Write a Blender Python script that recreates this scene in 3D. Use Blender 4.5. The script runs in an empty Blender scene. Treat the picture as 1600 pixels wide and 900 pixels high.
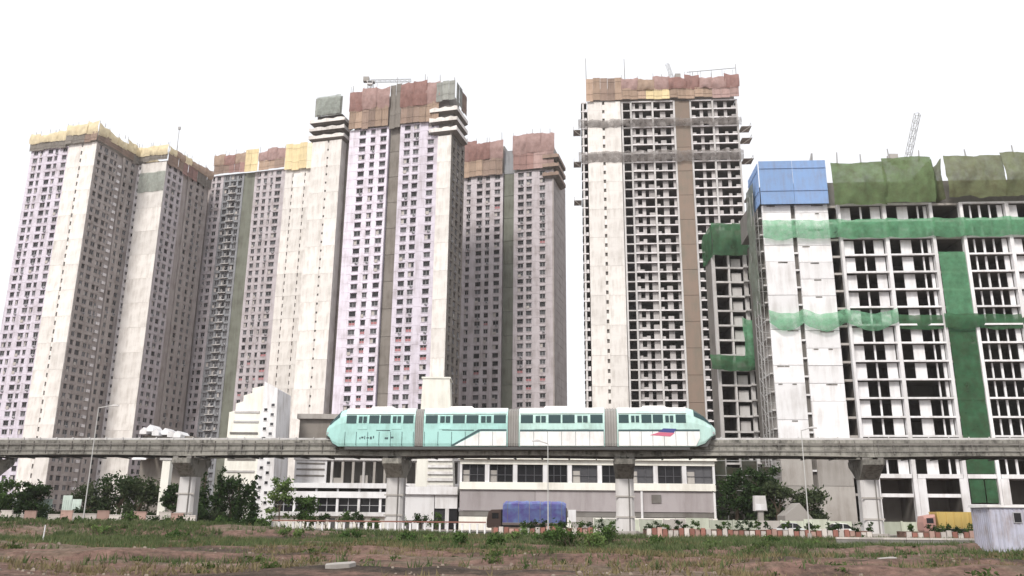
import bpy, math, random
import numpy as np
from mathutils import Vector, Matrix, noise

random.seed(7)
rng = np.random.default_rng(7)
SC = bpy.context.scene
COL = SC.collection
R = math.radians

# ---------------------------------------------------------------- camera
cam_data = bpy.data.cameras.new('camera')
cam = bpy.data.objects.new('camera', cam_data)
COL.objects.link(cam)
cam_data.sensor_width = 36.0
cam_data.lens = 29.25
cam_data.clip_start = 0.1
cam_data.clip_end = 12000
cam.matrix_world = (Matrix.Translation((0, 0, 2.5)) @ Matrix.Rotation(R(90 + 15.2), 4, 'X')
                    @ Matrix.Rotation(R(0.5), 4, 'Z'))
SC.camera = cam

# ---------------------------------------------------------------- sky, sun, exposure
SUN_AZ = R(-153)      # direction the light comes from, from +Y clockwise: behind the camera, to the left
SUN_EL = R(44)
world = bpy.data.worlds.new('World')
SC.world = world
world.use_nodes = True
wt = world.node_tree
wt.nodes.clear()
w_out = wt.nodes.new('ShaderNodeOutputWorld')
w_bg = wt.nodes.new('ShaderNodeBackground')
w_sky = wt.nodes.new('ShaderNodeTexSky')
w_sky.sky_type = 'NISHITA'
w_sky.sun_disc = False
w_sky.sun_elevation = SUN_EL
w_sky.sun_rotation = SUN_AZ
w_sky.dust_density = 4.0
w_sky.air_density = 1.0
w_sky.ozone_density = 1.0
w_mix = wt.nodes.new('ShaderNodeMixRGB')       # an even, bright overcast deck over the clear sky
w_mix.inputs['Fac'].default_value = 0.86
w_mix.inputs['Color2'].default_value = (5.5, 5.5, 5.55, 1)
wt.links.new(w_sky.outputs[0], w_mix.inputs['Color1'])
wt.links.new(w_mix.outputs[0], w_bg.inputs['Color'])
w_bg.inputs['Strength'].default_value = 0.1
wt.links.new(w_bg.outputs[0], w_out.inputs[0])

sun_data = bpy.data.lights.new('sun', 'SUN')
sun_data.energy = 1.5
sun_data.angle = R(12)
sun_data.color = (1.0, 0.95, 0.88)
sun = bpy.data.objects.new('sun', sun_data)
COL.objects.link(sun)
sd = Vector((math.sin(SUN_AZ) * math.cos(SUN_EL), math.cos(SUN_AZ) * math.cos(SUN_EL), math.sin(SUN_EL)))
sun.rotation_euler = sd.to_track_quat('Z', 'Y').to_euler()

SC.view_settings.view_transform = 'Standard'
SC.view_settings.look = 'None'
SC.view_settings.gamma = 1.0
SC.view_settings.use_curve_mapping = False
SC.view_settings.exposure = 1.12
SC.cycles.max_bounces = 6
SC.cycles.diffuse_bounces = 3
SC.cycles.transparent_max_bounces = 8
SC.cycles.volume_bounces = 1


# ================================================================ helpers
class MB:
    """collects polygons; build() links them as one mesh object"""
    def __init__(self):
        self.v, self.f, self.m = [], [], []

    def quad(self, a, b, c, d, m=0):
        n = len(self.v)
        self.v += [a, b, c, d]
        self.f.append((n, n + 1, n + 2, n + 3))
        self.m.append(m)

    def poly(self, pts, m=0):
        n = len(self.v)
        self.v += list(pts)
        self.f.append(tuple(range(n, n + len(pts))))
        self.m.append(m)

    def box(self, x0, x1, y0, y1, z0, z1, m=0):
        n = len(self.v)
        self.v += [(x0, y0, z0), (x1, y0, z0), (x1, y1, z0), (x0, y1, z0),
                   (x0, y0, z1), (x1, y0, z1), (x1, y1, z1), (x0, y1, z1)]
        for f in ((0, 3, 2, 1), (4, 5, 6, 7), (0, 1, 5, 4), (1, 2, 6, 5), (2, 3, 7, 6), (3, 0, 4, 7)):
            self.f.append(tuple(n + i for i in f))
            self.m.append(m)

    def hexa(self, p, m=0):
        """p: 4 bottom points then the 4 above them"""
        n = len(self.v)
        self.v += list(p)
        for f in ((0, 3, 2, 1), (4, 5, 6, 7), (0, 1, 5, 4), (1, 2, 6, 5), (2, 3, 7, 6), (3, 0, 4, 7)):
            self.f.append(tuple(n + i for i in f))
            self.m.append(m)

    def bar(self, p0, p1, r0, r1=None, n=6, m=0):
        r1 = r0 if r1 is None else r1
        p0, p1 = Vector(p0), Vector(p1)
        d = (p1 - p0).normalized()
        a = d.orthogonal().normalized()
        b = d.cross(a)
        k = len(self.v)
        for p, r in ((p0, r0), (p1, r1)):
            for i in range(n):
                t = 2 * math.pi * i / n + math.pi / n
                self.v.append(tuple(p + (a * math.cos(t) + b * math.sin(t)) * r))
        for i in range(n):
            j = (i + 1) % n
            self.f.append((k + i, k + j, k + n + j, k + n + i))
            self.m.append(m)
        self.f.append(tuple(k + i for i in reversed(range(n))))
        self.m.append(m)
        self.f.append(tuple(k + n + i for i in range(n)))
        self.m.append(m)

    def loft(self, secs, m=0, caps=True, closed=True):
        k = len(self.v)
        n = len(secs[0])
        for s in secs:
            self.v += list(s)
        for a in range(len(secs) - 1):
            for i in range(n if closed else n - 1):
                j = (i + 1) % n
                self.f.append((k + a * n + i, k + a * n + j, k + (a + 1) * n + j, k + (a + 1) * n + i))
                self.m.append(m)
        if caps and closed:
            self.f.append(tuple(k + i for i in reversed(range(n))))
            self.m.append(m)
            self.f.append(tuple(k + (len(secs) - 1) * n + i for i in range(n)))
            self.m.append(m)

    def mesh(self, name, mats, smooth=False):
        me = bpy.data.meshes.new(name)
        me.from_pydata([tuple(p) for p in self.v], [], self.f)
        for mt in mats:
            me.materials.append(mt)
        me.polygons.foreach_set('material_index', self.m)
        if smooth:
            me.polygons.foreach_set('use_smooth', [True] * len(self.f))
        me.update()
        return me

    def build(self, name, mats, parent=None, loc=(0, 0, 0), rz=0, smooth=False):
        if not isinstance(mats, (list, tuple)):
            mats = [mats]
        return put(self.mesh(name, mats, smooth), name, parent, loc, rz)


def put(mesh, name, parent=None, loc=(0, 0, 0), rz=0):
    o = bpy.data.objects.new(name, mesh)
    COL.objects.link(o)
    o.parent = parent
    o.location = loc
    if rz:
        o.rotation_euler = (0, 0, rz)
    return o


def tag(o, label=None, cat=None, group=None, kind=None):
    if label: o['label'] = label
    if cat: o['category'] = cat
    if group: o['group'] = group
    if kind: o['kind'] = kind
    return o


def thing(name, label, cat, loc=(0, 0, 0), rz=0, group=None):
    o = bpy.data.objects.new(name, None)
    COL.objects.link(o)
    o.location = loc
    o.rotation_euler = (0, 0, rz)
    return tag(o, label, cat, group)


ORD = ('first second third fourth fifth sixth seventh eighth ninth tenth eleventh twelfth thirteenth fourteenth fifteenth sixteenth '
       'seventeenth eighteenth nineteenth twentieth').split()
TENS = {20: 'twenty', 30: 'thirty', 40: 'forty'}


def nth(i):
    """1 -> first"""
    if i <= 20: return ORD[i - 1]
    return {30: 'thirtieth', 40: 'fortieth'}.get(i) or TENS[i // 10 * 10] + '-' + ORD[i % 10 - 1]


def box(name, mat, parent, *b, **k):
    mb = MB()
    mb.box(*b)
    return mb.build(name, mat, parent, **k)


# ---------------------------------------------------------------- materials
def new_mat(name):
    m = bpy.data.materials.new(name)
    m.use_nodes = True
    nt = m.node_tree
    return m, nt, nt.nodes['Principled BSDF'], nt.nodes['Material Output']


def paint(name, col, rough=0.75, dirt=0.25, scale=0.25, streak=0.12, vary=0.06, dirtcol=None, spec=0.3, bump=0.0):
    """painted or raw surface: blotches, vertical run-off streaks, per-object tone"""
    m, nt, b, out = new_mat(name)
    N, L = nt.nodes, nt.links
    tc = N.new('ShaderNodeTexCoord')
    mp = N.new('ShaderNodeMapping')
    mp.inputs['Scale'].default_value = (1, 1, streak)
    L.new(tc.outputs['Object'], mp.inputs['Vector'])
    oi = N.new('ShaderNodeObjectInfo')
    ad = N.new('ShaderNodeVectorMath')
    ad.operation = 'ADD'
    sc = N.new('ShaderNodeVectorMath')
    sc.operation = 'SCALE'
    sc.inputs[0].default_value = (37.0, 51.0, 23.0)
    L.new(oi.outputs['Random'], sc.inputs['Scale'])
    L.new(mp.outputs[0], ad.inputs[0])
    L.new(sc.outputs[0], ad.inputs[1])
    n1 = N.new('ShaderNodeTexNoise')
    n1.inputs['Scale'].default_value = scale * 4
    n1.inputs['Detail'].default_value = 5
    n1.inputs['Roughness'].default_value = 0.65
    L.new(ad.outputs[0], n1.inputs['Vector'])
    n2 = N.new('ShaderNodeTexNoise')
    n2.inputs['Scale'].default_value = scale
    n2.inputs['Detail'].default_value = 3
    L.new(tc.outputs['Object'], n2.inputs['Vector'])
    mul = N.new('ShaderNodeMath')
    mul.operation = 'MULTIPLY'
    L.new(n1.outputs['Fac'], mul.inputs[0])
    L.new(n2.outputs['Fac'], mul.inputs[1])
    rp = N.new('ShaderNodeMapRange')
    rp.inputs['From Min'].default_value = 0.20
    rp.inputs['From Max'].default_value = 0.40
    rp.inputs['To Max'].default_value = dirt
    L.new(mul.outputs[0], rp.inputs['Value'])
    mx = N.new('ShaderNodeMixRGB')
    mx.inputs['Color1'].default_value = (*col, 1)
    dc = dirtcol or tuple(c * f for c, f in zip(col, (0.42, 0.38, 0.34)))
    mx.inputs['Color2'].default_value = (*dc, 1)
    L.new(rp.outputs[0], mx.inputs['Fac'])
    hv = N.new('ShaderNodeHueSaturation')
    vr = N.new('ShaderNodeMapRange')
    vr.inputs['To Min'].default_value = 1 - vary * 2
    vr.inputs['To Max'].default_value = 1 + vary
    L.new(oi.outputs['Random'], vr.inputs['Value'])
    L.new(vr.outputs[0], hv.inputs['Value'])
    L.new(mx.outputs[0], hv.inputs['Color'])
    L.new(hv.outputs[0], b.inputs['Base Color'])
    b.inputs['Roughness'].default_value = rough
    b.inputs['Specular IOR Level'].default_value = spec
    if bump:
        bp = N.new('ShaderNodeBump')
        bp.inputs['Strength'].default_value = bump
        bp.inputs['Distance'].default_value = 0.05
        L.new(n1.outputs['Fac'], bp.inputs['Height'])
        L.new(bp.outputs[0], b.inputs['Normal'])
    return m


def cloth(name, col, trans=0.45, clear=0.1, scale=0.5, dark=0.55):
    """woven safety netting: partly see-through, lets light pass"""
    m, nt, b, out = new_mat(name)
    N, L = nt.nodes, nt.links
    nt.nodes.remove(b)
    tc = N.new('ShaderNodeTexCoord')
    n1 = N.new('ShaderNodeTexNoise')
    n1.inputs['Scale'].default_value = scale
    n1.inputs['Detail'].default_value = 6
    n1.inputs['Roughness'].default_value = 0.7
    L.new(tc.outputs['Object'], n1.inputs['Vector'])
    rp = N.new('ShaderNodeMapRange')
    rp.inputs['From Min'].default_value = 0.35
    rp.inputs['From Max'].default_value = 0.68
    L.new(n1.outputs['Fac'], rp.inputs['Value'])
    mx = N.new('ShaderNodeMixRGB')
    mx.inputs['Color1'].default_value = (*col, 1)
    mx.inputs['Color2'].default_value = (col[0] * dark + .03, col[1] * dark + .015, col[2] * dark + .01, 1)
    L.new(rp.outputs[0], mx.inputs['Fac'])
    df = N.new('ShaderNodeBsdfDiffuse')
    tr = N.new('ShaderNodeBsdfTranslucent')
    tp = N.new('ShaderNodeBsdfTransparent')
    L.new(mx.outputs[0], df.inputs['Color'])
    L.new(mx.outputs[0], tr.inputs['Color'])
    m1 = N.new('ShaderNodeMixShader')
    m1.inputs[0].default_value = trans
    L.new(df.outputs[0], m1.inputs[1])
    L.new(tr.outputs[0], m1.inputs[2])
    m2 = N.new('ShaderNodeMixShader')
    m2.inputs[0].default_value = clear
    L.new(m1.outputs[0], m2.inputs[1])
    L.new(tp.outputs[0], m2.inputs[2])
    n3 = N.new('ShaderNodeTexNoise')          # worn, thinner places
    n3.inputs['Scale'].default_value = scale * 1.1
    n3.inputs['Detail'].default_value = 8
    n3.inputs['Roughness'].default_value = 0.6
    L.new(tc.outputs['Object'], n3.inputs['Vector'])
    r3 = N.new('ShaderNodeMapRange')
    r3.inputs['From Min'].default_value = .42
    r3.inputs['From Max'].default_value = .66
    r3.inputs['To Min'].default_value = clear * .5
    r3.inputs['To Max'].default_value = min(.9, clear * 1.5)
    L.new(n3.outputs['Fac'], r3.inputs['Value'])
    L.new(r3.outputs[0], m2.inputs[0])
    bp = N.new('ShaderNodeBump')
    bp.inputs['Strength'].default_value = .6
    bp.inputs['Distance'].default_value = .3
    L.new(n1.outputs['Fac'], bp.inputs['Height'])
    L.new(bp.outputs[0], df.inputs['Normal'])
    L.new(m2.outputs[0], out.inputs['Surface'])
    return m


def leafmat(name, col, col2):
    m, nt, b, out = new_mat(name)
    N, L = nt.nodes, nt.links
    nt.nodes.remove(b)
    g = N.new('ShaderNodeNewGeometry')
    n1 = N.new('ShaderNodeTexNoise')
    n1.inputs['Scale'].default_value = 0.9
    n1.inputs['Detail'].default_value = 4
    L.new(g.outputs['Position'], n1.inputs['Vector'])
    rp = N.new('ShaderNodeMapRange')
    rp.inputs['From Min'].default_value = 0.35
    rp.inputs['From Max'].default_value = 0.65
    L.new(n1.outputs['Fac'], rp.inputs['Value'])
    ri = N.new('ShaderNodeMath')
    ri.operation = 'MULTIPLY_ADD'
    ri.inputs[1].default_value = 0.5
    L.new(g.outputs['Random Per Island'], ri.inputs[0])
    ml = N.new('ShaderNodeMath')
    ml.operation = 'MULTIPLY'
    ml.inputs[1].default_value = 0.5
    L.new(rp.outputs[0], ml.inputs[0])
    L.new(ml.outputs[0], ri.inputs[2])
    mx = N.new('ShaderNodeMixRGB')
    mx.inputs['Color1'].default_value = (*col, 1)
    mx.inputs['Color2'].default_value = (*col2, 1)
    L.new(ri.outputs[0], mx.inputs['Fac'])
    df = N.new('ShaderNodeBsdfDiffuse')
    tr = N.new('ShaderNodeBsdfTranslucent')
    L.new(mx.outputs[0], df.inputs['Color'])
    L.new(mx.outputs[0], tr.inputs['Color'])
    m1 = N.new('ShaderNodeMixShader')
    m1.inputs[0].default_value = 0.3
    L.new(df.outputs[0], m1.inputs[1])
    L.new(tr.outputs[0], m1.inputs[2])
    L.new(m1.outputs[0], out.inputs['Surface'])
    return m


def plain(name, col, rough=0.5, metal=0.0, spec=0.4):
    m, nt, b, out = new_mat(name)
    b.inputs['Base Color'].default_value = (*col, 1)
    b.inputs['Roughness'].default_value = rough
    b.inputs['Metallic'].default_value = metal
    b.inputs['Specular IOR Level'].default_value = spec
    return m


M = {}
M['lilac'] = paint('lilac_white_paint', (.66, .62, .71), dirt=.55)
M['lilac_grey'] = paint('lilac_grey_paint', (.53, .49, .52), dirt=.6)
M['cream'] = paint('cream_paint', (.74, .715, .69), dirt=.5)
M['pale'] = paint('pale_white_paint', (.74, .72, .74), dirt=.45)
M['warmgrey'] = paint('warm_grey_paint', (.40, .36, .35), dirt=.6)  # on right-facing side walls this grey stands in for shade
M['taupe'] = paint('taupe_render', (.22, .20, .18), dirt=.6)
M['greenrender'] = paint('green_grey_render', (.16, .17, .14), dirt=.6)
M['brownnet'] = paint('brown_render', (.23, .175, .14), dirt=.6, dirtcol=(.16, .15, .12))
M['slate'] = paint('slate_render', (.25, .26, .28), dirt=.6)
M['concrete'] = paint('raw_concrete', (.38, .36, .34), dirt=.5, vary=.1)
M['concrete_light'] = paint('light_concrete', (.56, .55, .55), dirt=.5, vary=.08)
M['concrete_mid'] = paint('mid_concrete', (.45, .43, .43), dirt=.5, vary=.14)
M['concrete_dark'] = paint('dark_concrete', (.20, .19, .18), dirt=.6)
M['white'] = paint('white_paint', (.76, .76, .78), dirt=.5, vary=.07)
M['offwhite'] = paint('off_white_paint', (.80, .79, .73), dirt=.35)
M['greywall'] = paint('grey_purple_wall', (.37, .34, .35), dirt=.4)
M['inside'] = paint('interior_concrete', (.15, .14, .13), dirt=.6)  # darker than real concrete: shade of the deep rooms put into the colour
M['frame'] = plain('window_frame_grey', (.36, .36, .38), .5)
M['frame_dark'] = plain('window_frame_dark', (.08, .08, .09), .4)
M['glass'] = plain('dark_glass', (.018, .018, .021), .22, spec=.35)
_nt = M['glass'].node_tree          # panes differ: varying reflection is put into the base tone
_oi = _nt.nodes.new('ShaderNodeObjectInfo')
_cr = _nt.nodes.new('ShaderNodeValToRGB')
_cr.color_ramp.elements[0].color = (.008, .008, .010, 1)
_cr.color_ramp.elements[1].color = (.11, .11, .12, 1)
_cr.color_ramp.elements.new(.7).color = (.022, .022, .026, 1)
_nt.links.new(_oi.outputs['Random'], _cr.inputs[0])
_nt.links.new(_cr.outputs[0], _nt.nodes['Principled BSDF'].inputs['Base Color'])
M['glass_grey'] = plain('grey_glass', (.07, .072, .08), .3, spec=.4)
M['curtain'] = plain('window_board', (.42, .39, .37), .8)
M['redboard'] = plain('red_window_board', (.36, .15, .16), .8)
M['screen_red'] = paint('red_brown_screen', (.33, .20, .18), dirt=.5, vary=.14, scale=.4)
M['screen_brown'] = paint('brown_screen', (.29, .21, .17), dirt=.5, vary=.16, scale=.4)
M['screen_tan'] = paint('tan_screen', (.40, .29, .22), dirt=.5, vary=.14, scale=.4)
M['screen_pink'] = paint('pink_screen', (.42, .29, .27), dirt=.5, vary=.12, scale=.4)
M['screen_yellow'] = paint('yellow_screen', (.72, .60, .36), dirt=.4, vary=.08, scale=.4)
M['screen_cream'] = paint('cream_screen', (.80, .72, .55), dirt=.35, vary=.08, scale=.4)
M['screen_blue'] = paint('blue_screen', (.22, .35, .60), dirt=.6, vary=.08, scale=.5, dirtcol=(.22, .26, .38))
M['screen_grey'] = paint('grey_screen', (.30, .31, .29), dirt=.5, vary=.1, scale=.4)
M['net_green'] = cloth('green_net', (.20, .50, .29), .5, .2, .9, .7)
M['net_green_thin'] = cloth('thin_green_net', (.27, .60, .38), .55, .38, .9, .75)
M['net_pale'] = cloth('pale_net', (.50, .55, .51), .4, .2, .6)
M['net_green_dark'] = cloth('dark_green_net', (.07, .19, .10), .35, .16, .6)
M['net_olive'] = cloth('olive_net', (.17, .25, .12), .35, .08, .6)
M['net_olive_brown'] = cloth('olive_brown_net', (.20, .23, .125), .35, .08, .6)
M['sheet_red'] = cloth('red_brown_sheet', (.34, .20, .18), .25, .02, .6, .6)
M['sheet_pink'] = cloth('pink_brown_sheet', (.44, .30, .28), .25, .02, .6, .65)
M['sheet_tan'] = cloth('tan_sheet', (.42, .31, .24), .25, .02, .6, .65)
M['sheet_cream'] = cloth('cream_sheet', (.80, .70, .48), .25, .0, .6, .75)
M['net_black'] = cloth('sooty_net', (.05, .06, .045), .2, .08, .8)
M['net_grey'] = cloth('grey_net', (.32, .30, .29), .35, .38, .6)
M['net_greygreen'] = cloth('grey_green_net', (.25, .29, .25), .35, .1, .6)
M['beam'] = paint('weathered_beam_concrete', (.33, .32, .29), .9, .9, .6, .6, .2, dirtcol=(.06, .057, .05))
M['steel'] = paint('grey_steel', (.33, .33, .33), .5, .4, spec=.5)
M['steel_dark'] = plain('dark_steel', (.07, .07, .07), .5)
M['pole'] = plain('galvanised_pole', (.5, .5, .49), .4, .2)
M['teal'] = paint('turquoise_paint', (.38, .66, .63), .4, .4, .5, .35, .03, spec=.5)
M['teal_pale'] = paint('pale_turquoise_paint', (.50, .72, .68), .4, .4, .5, .35, .03, spec=.5)
M['train_white'] = paint('train_white', (.80, .80, .80), .4, .35, .5, .35, .02, spec=.5)
M['train_glass'] = plain('train_glass', (.018, .05, .055), .12, spec=.5)
M['rubber'] = paint('gangway_rubber', (.30, .29, .28), .8, .4)
M['stripe'] = plain('train_stripe', (.05, .09, .10), .4)
M['logo_red'] = plain('logo_red', (.55, .14, .22), .5)
M['logo_blue'] = plain('logo_blue', (.05, .06, .22), .5)
M['tyre'] = plain('tyre_rubber', (.02, .02, .02), .85)
M['rim'] = plain('wheel_rim', (.35, .35, .35), .4, .6)
M['kerb_red'] = paint('kerb_red', (.27, .12, .095), dirt=.5, vary=.15)
M['kerb_white'] = paint('kerb_white', (.52, .48, .45), dirt=.5, vary=.15)
M['kerb_pink'] = paint('kerb_faded_pink', (.42, .28, .24), dirt=.5, vary=.15)
M['bark'] = paint('bark', (.11, .085, .06), dirt=.5, scale=2)
M['leaf_dark'] = leafmat('dark_leaves', (.018, .035, .016), (.05, .085, .03))
M['leaf_dusty'] = leafmat('dusty_leaves', (.028, .045, .022), (.085, .105, .055))
M['leaf_weed'] = leafmat('weed_leaves', (.03, .06, .02), (.12, .15, .055))
M['leaf_mid'] = leafmat('mid_leaves', (.035, .075, .022), (.10, .155, .05))
M['leaf_light'] = leafmat('light_leaves', (.07, .13, .04), (.19, .25, .09))
M['grass'] = leafmat('grass_blades', (.045, .085, .03), (.17, .19, .095))
M['drygrass'] = leafmat('dry_grass_blades', (.13, .115, .06), (.25, .205, .12))

# the truck's blue tarpaulin
def tarp_mat():
    m, nt, b, out = new_mat('blue_tarpaulin')
    N, L = nt.nodes, nt.links
    tc = N.new('ShaderNodeTexCoord')
    n = N.new('ShaderNodeTexNoise')
    n.inputs['Scale'].default_value = 1.3
    n.inputs['Detail'].default_value = 4
    L.new(tc.outputs['Object'], n.inputs['Vector'])
    cr = N.new('ShaderNodeValToRGB')
    cr.color_ramp.elements[0].position = .35
    cr.color_ramp.elements[0].color = (.20, .17, .55, 1)
    cr.color_ramp.elements[1].position = .68
    cr.color_ramp.elements[1].color = (.27, .40, .74, 1)
    L.new(n.outputs['Fac'], cr.inputs[0])
    L.new(cr.outputs[0], b.inputs['Base Color'])
    b.inputs['Roughness'].default_value = .5
    bp = N.new('ShaderNodeBump')
    bp.inputs['Strength'].default_value = .5
    L.new(n.outputs['Fac'], bp.inputs['Height'])
    L.new(bp.outputs[0], b.inputs['Normal'])
    return m
M['tarp'] = tarp_mat()


def soil_mat():
    m, nt, b, out = new_mat('reddish_soil')
    N, L = nt.nodes, nt.links
    g = N.new('ShaderNodeNewGeometry')
    mp = N.new('ShaderNodeMapping')
    mp.inputs['Scale'].default_value = (.22, 1, 1)
    L.new(g.outputs['Position'], mp.inputs['Vector'])
    n1 = N.new('ShaderNodeTexNoise')
    n1.inputs['Scale'].default_value = .22
    n1.inputs['Detail'].default_value = 8
    n1.inputs['Roughness'].default_value = .68
    L.new(mp.outputs[0], n1.inputs['Vector'])
    cr = N.new('ShaderNodeValToRGB')
    e = cr.color_ramp.elements
    e[0].position = .30
    e[0].color = (.055, .045, .035, 1)
    e[1].position = .72
    e[1].color = (.36, .30, .24, 1)
    for p, c in ((.42, (.13, .085, .06)), (.50, (.27, .135, .095)), (.58, (.20, .15, .095)), (.64, (.33, .20, .15))):
        x = e.new(p)
        x.color = (*c, 1)
    L.new(n1.outputs['Fac'], cr.inputs[0])
    n2 = N.new('ShaderNodeTexNoise')
    n2.inputs['Scale'].default_value = 2.2
    n2.inputs['Detail'].default_value = 8
    n2.inputs['Roughness'].default_value = .75
    L.new(g.outputs['Position'], n2.inputs['Vector'])
    mr = N.new('ShaderNodeMapRange')
    mr.inputs['From Min'].default_value = .3
    mr.inputs['From Max'].default_value = .7
    mr.inputs['To Min'].default_value = .28
    mr.inputs['To Max'].default_value = 1.08
    L.new(n2.outputs['Fac'], mr.inputs['Value'])
    hv = N.new('ShaderNodeHueSaturation')
    hv.inputs['Saturation'].default_value = .76
    L.new(mr.outputs[0], hv.inputs['Value'])
    L.new(cr.outputs[0], hv.inputs['Color'])
    L.new(hv.outputs[0], b.inputs['Base Color'])
    b.inputs['Roughness'].default_value = .95
    b.inputs['Specular IOR Level'].default_value = .15
    bp = N.new('ShaderNodeBump')
    bp.inputs['Strength'].default_value = .9
    bp.inputs['Distance'].default_value = .25
    L.new(n2.outputs['Fac'], bp.inputs['Height'])
    L.new(bp.outputs[0], b.inputs['Normal'])
    return m
M['soil'] = soil_mat()
M['lav'] = paint('lavender_sheet', (.43, .44, .53), .6, .7, .9, .25, .08, dirtcol=(.24, .19, .17))
M['asphalt'] = paint('asphalt', (.06, .06, .062), .9, .4, 1.0, 1.0)
M['paving'] = paint('paving', (.30, .28, .26), .9, .5, 1.0, 1.0)


# ================================================================ ground
def sstep(a, b, x):
    t = np.clip((x - a) / (b - a), 0, 1)
    return t * t * (3 - 2 * t)


ROAD_Z = 0.25


def gz(x, y):
    """height of the waste ground"""
    far = float(sstep(78, 91, y))
    near = float(sstep(10, 24, y))
    left = float(sstep(4, -34, x))
    berm = (.02 + 1.2 * left) * math.exp(-((y - 84) / 3.6) ** 2)
    berm += .35 * math.exp(-((y - 52 - .06 * x) / 3.5) ** 2) * float(sstep(10, -20, x))
    berm += .55 * math.exp(-((y - 60) / 4) ** 2 - ((x - 33) / 7) ** 2)
    for yc, wd, dp, sl in ((46.5, .9, .28, .03), (51, .8, .22, -.02), (57.5, 1.2, .30, .05), (66, 1.3, .22, .04), (41, .8, .25, -.03)):
        u = y - yc - sl * x - .8 * noise.noise(Vector((x * .07, yc, 0)))
        berm -= dp * math.exp(-(u / wd) ** 2) - dp * .7 * math.exp(-((u - wd * 1.8) / wd) ** 2)
    n = noise.fractal(Vector((x * .10, y * .22, 3.1)), 1.0, 2.0, 5) * .34
    n += noise.fractal(Vector((x * .5, y * .7, 9.1)), 1.0, 2.0, 3) * .10
    return ROAD_Z * far + berm + n * near * (1 - far)


def ground():
    xs = np.concatenate([[-2600, -1200, -500, -220, -140], np.linspace(-95, 95, 240), [140, 220, 500, 1200, 2600]])
    ys = np.concatenate([[-400, -60, 0, 12], np.linspace(20, 93, 190), [130, 300, 800, 1600, 3200]])
    verts = [(float(x), float(y), gz(x, y) if (abs(x) < 100 and 10 < y < 95) else (ROAD_Z if y > 91 else 0.0)) for y in ys for x in xs]
    nx = len(xs)
    faces = [(j * nx + i, j * nx + i + 1, (j + 1) * nx + i + 1, (j + 1) * nx + i)
             for j in range(len(ys) - 1) for i in range(nx - 1)]
    me = bpy.data.meshes.new('ground')
    me.from_pydata(verts, [], faces)
    me.materials.append(M['soil'])
    me.polygons.foreach_set('use_smooth', [True] * len(faces))
    o = put(me, 'ground')
    tag(o, kind='structure', label='reddish brown rough waste ground in the foreground')


ground()

BA = math.atan(-0.1)          # the monorail and the road run this way


def line_y(x, off=0.0):
    return 95 - .1 * x + off


def road_sheet(name, mat, o0, o1, z, label, x0=-220, x1=220):
    mb = MB()
    n = 44
    for i in range(n):
        a = x0 + (x1 - x0) * i / n
        b = x0 + (x1 - x0) * (i + 1) / n
        mb.quad((a, line_y(a, o0), z), (b, line_y(b, o0), z), (b, line_y(b, o1), z), (a, line_y(a, o1), z))
    return tag(mb.build(name, mat), kind='structure', label=label)


road_sheet('road', M['asphalt'], 2.2, 16.5, ROAD_Z + .004, 'dark asphalt road behind the monorail piers')
mb = MB()
for i in range(30):
    x = -90 + i * 6
    mb.quad((x, line_y(x, 9.3), ROAD_Z + .008), (x + 2.5, line_y(x + 2.5, 9.3), ROAD_Z + .008),
            (x + 2.5, line_y(x + 2.5, 9.45), ROAD_Z + .008), (x, line_y(x, 9.45), ROAD_Z + .008))
tag(mb.build('lane_marking', M['kerb_white']), kind='structure', label='white broken lane line on the asphalt road')
mb = MB()
for i in range(44):
    a, b = -220 + i * 10, -210 + i * 10
    mb.hexa([(a, line_y(a, 16.5), ROAD_Z - .3), (b, line_y(b, 16.5), ROAD_Z - .3), (b, line_y(b, 20), ROAD_Z - .3), (a, line_y(a, 20), ROAD_Z - .3),
             (a, line_y(a, 16.5), ROAD_Z + .14), (b, line_y(b, 16.5), ROAD_Z + .14), (b, line_y(b, 20), ROAD_Z + .14), (a, line_y(a, 20), ROAD_Z + .14)])
tag(mb.build('pavement', M['paving']), kind='structure', label='grey pavement along the far side of the road')

# the central reservation with red and white kerb stones
med = MB()
for i in range(44):
    a, b = -220 + i * 10, -210 + i * 10
    med.hexa([(a, line_y(a, -1.7), ROAD_Z - .3), (b, line_y(b, -1.7), ROAD_Z - .3), (b, line_y(b, 2.0), ROAD_Z - .3), (a, line_y(a, 2.0), ROAD_Z - .3),
              (a, line_y(a, -1.7), ROAD_Z + .16), (b, line_y(b, -1.7), ROAD_Z + .16), (b, line_y(b, 2.0), ROAD_Z + .16), (a, line_y(a, 2.0), ROAD_Z + .16)])
median = tag(med.build('median', M['soil']), kind='structure', label='planted strip under the monorail edged with red and white kerb stones')
ks = []
for mt in ('kerb_red', 'kerb_white', 'kerb_pink'):
    mb = MB()
    mb.hexa([(-.26, -.16, -.2), (.26, -.16, -.2), (.26, .16, -.2), (-.26, .16, -.2),
             (-.23, -.10, 1.0), (.23, -.10, 1.0), (.23, .12, 1.0), (-.23, .12, 1.0)])
    ks.append(mb.mesh('kerb_stone', [M[mt]]))
i = 0
while -1.5 + i * .56 < 56:
    x = -1.5 + i * .56
    if not (11.3 < x < 14.3 or 37.6 < x < 40.6):
        put(ks[(0, 1, 0, 2, 0, 1, 1)[i % 7]], 'kerb_stone', median, (x, line_y(x, -1.75), ROAD_Z + random.uniform(-.28, .05)), BA + random.uniform(-.06, .06))
    i += 1
mb = MB()
for a, b in ((-2, 11.2), (14.4, 37.5), (40.7, 56)):
    mb.hexa([(a, line_y(a, -1.6), .4), (b, line_y(b, -1.6), .4), (b, line_y(b, .2), .4), (a, line_y(a, .2), .4),
             (a, line_y(a, -1.6), 1.1), (b, line_y(b, -1.6), 1.1), (b, line_y(b, .2), 1.1), (a, line_y(a, .2), 1.1)])
mb.build('planter_soil', M['soil'], median)


# ================================================================ facade builders
WIN_CACHE = {}
SLOTS = {}


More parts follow.
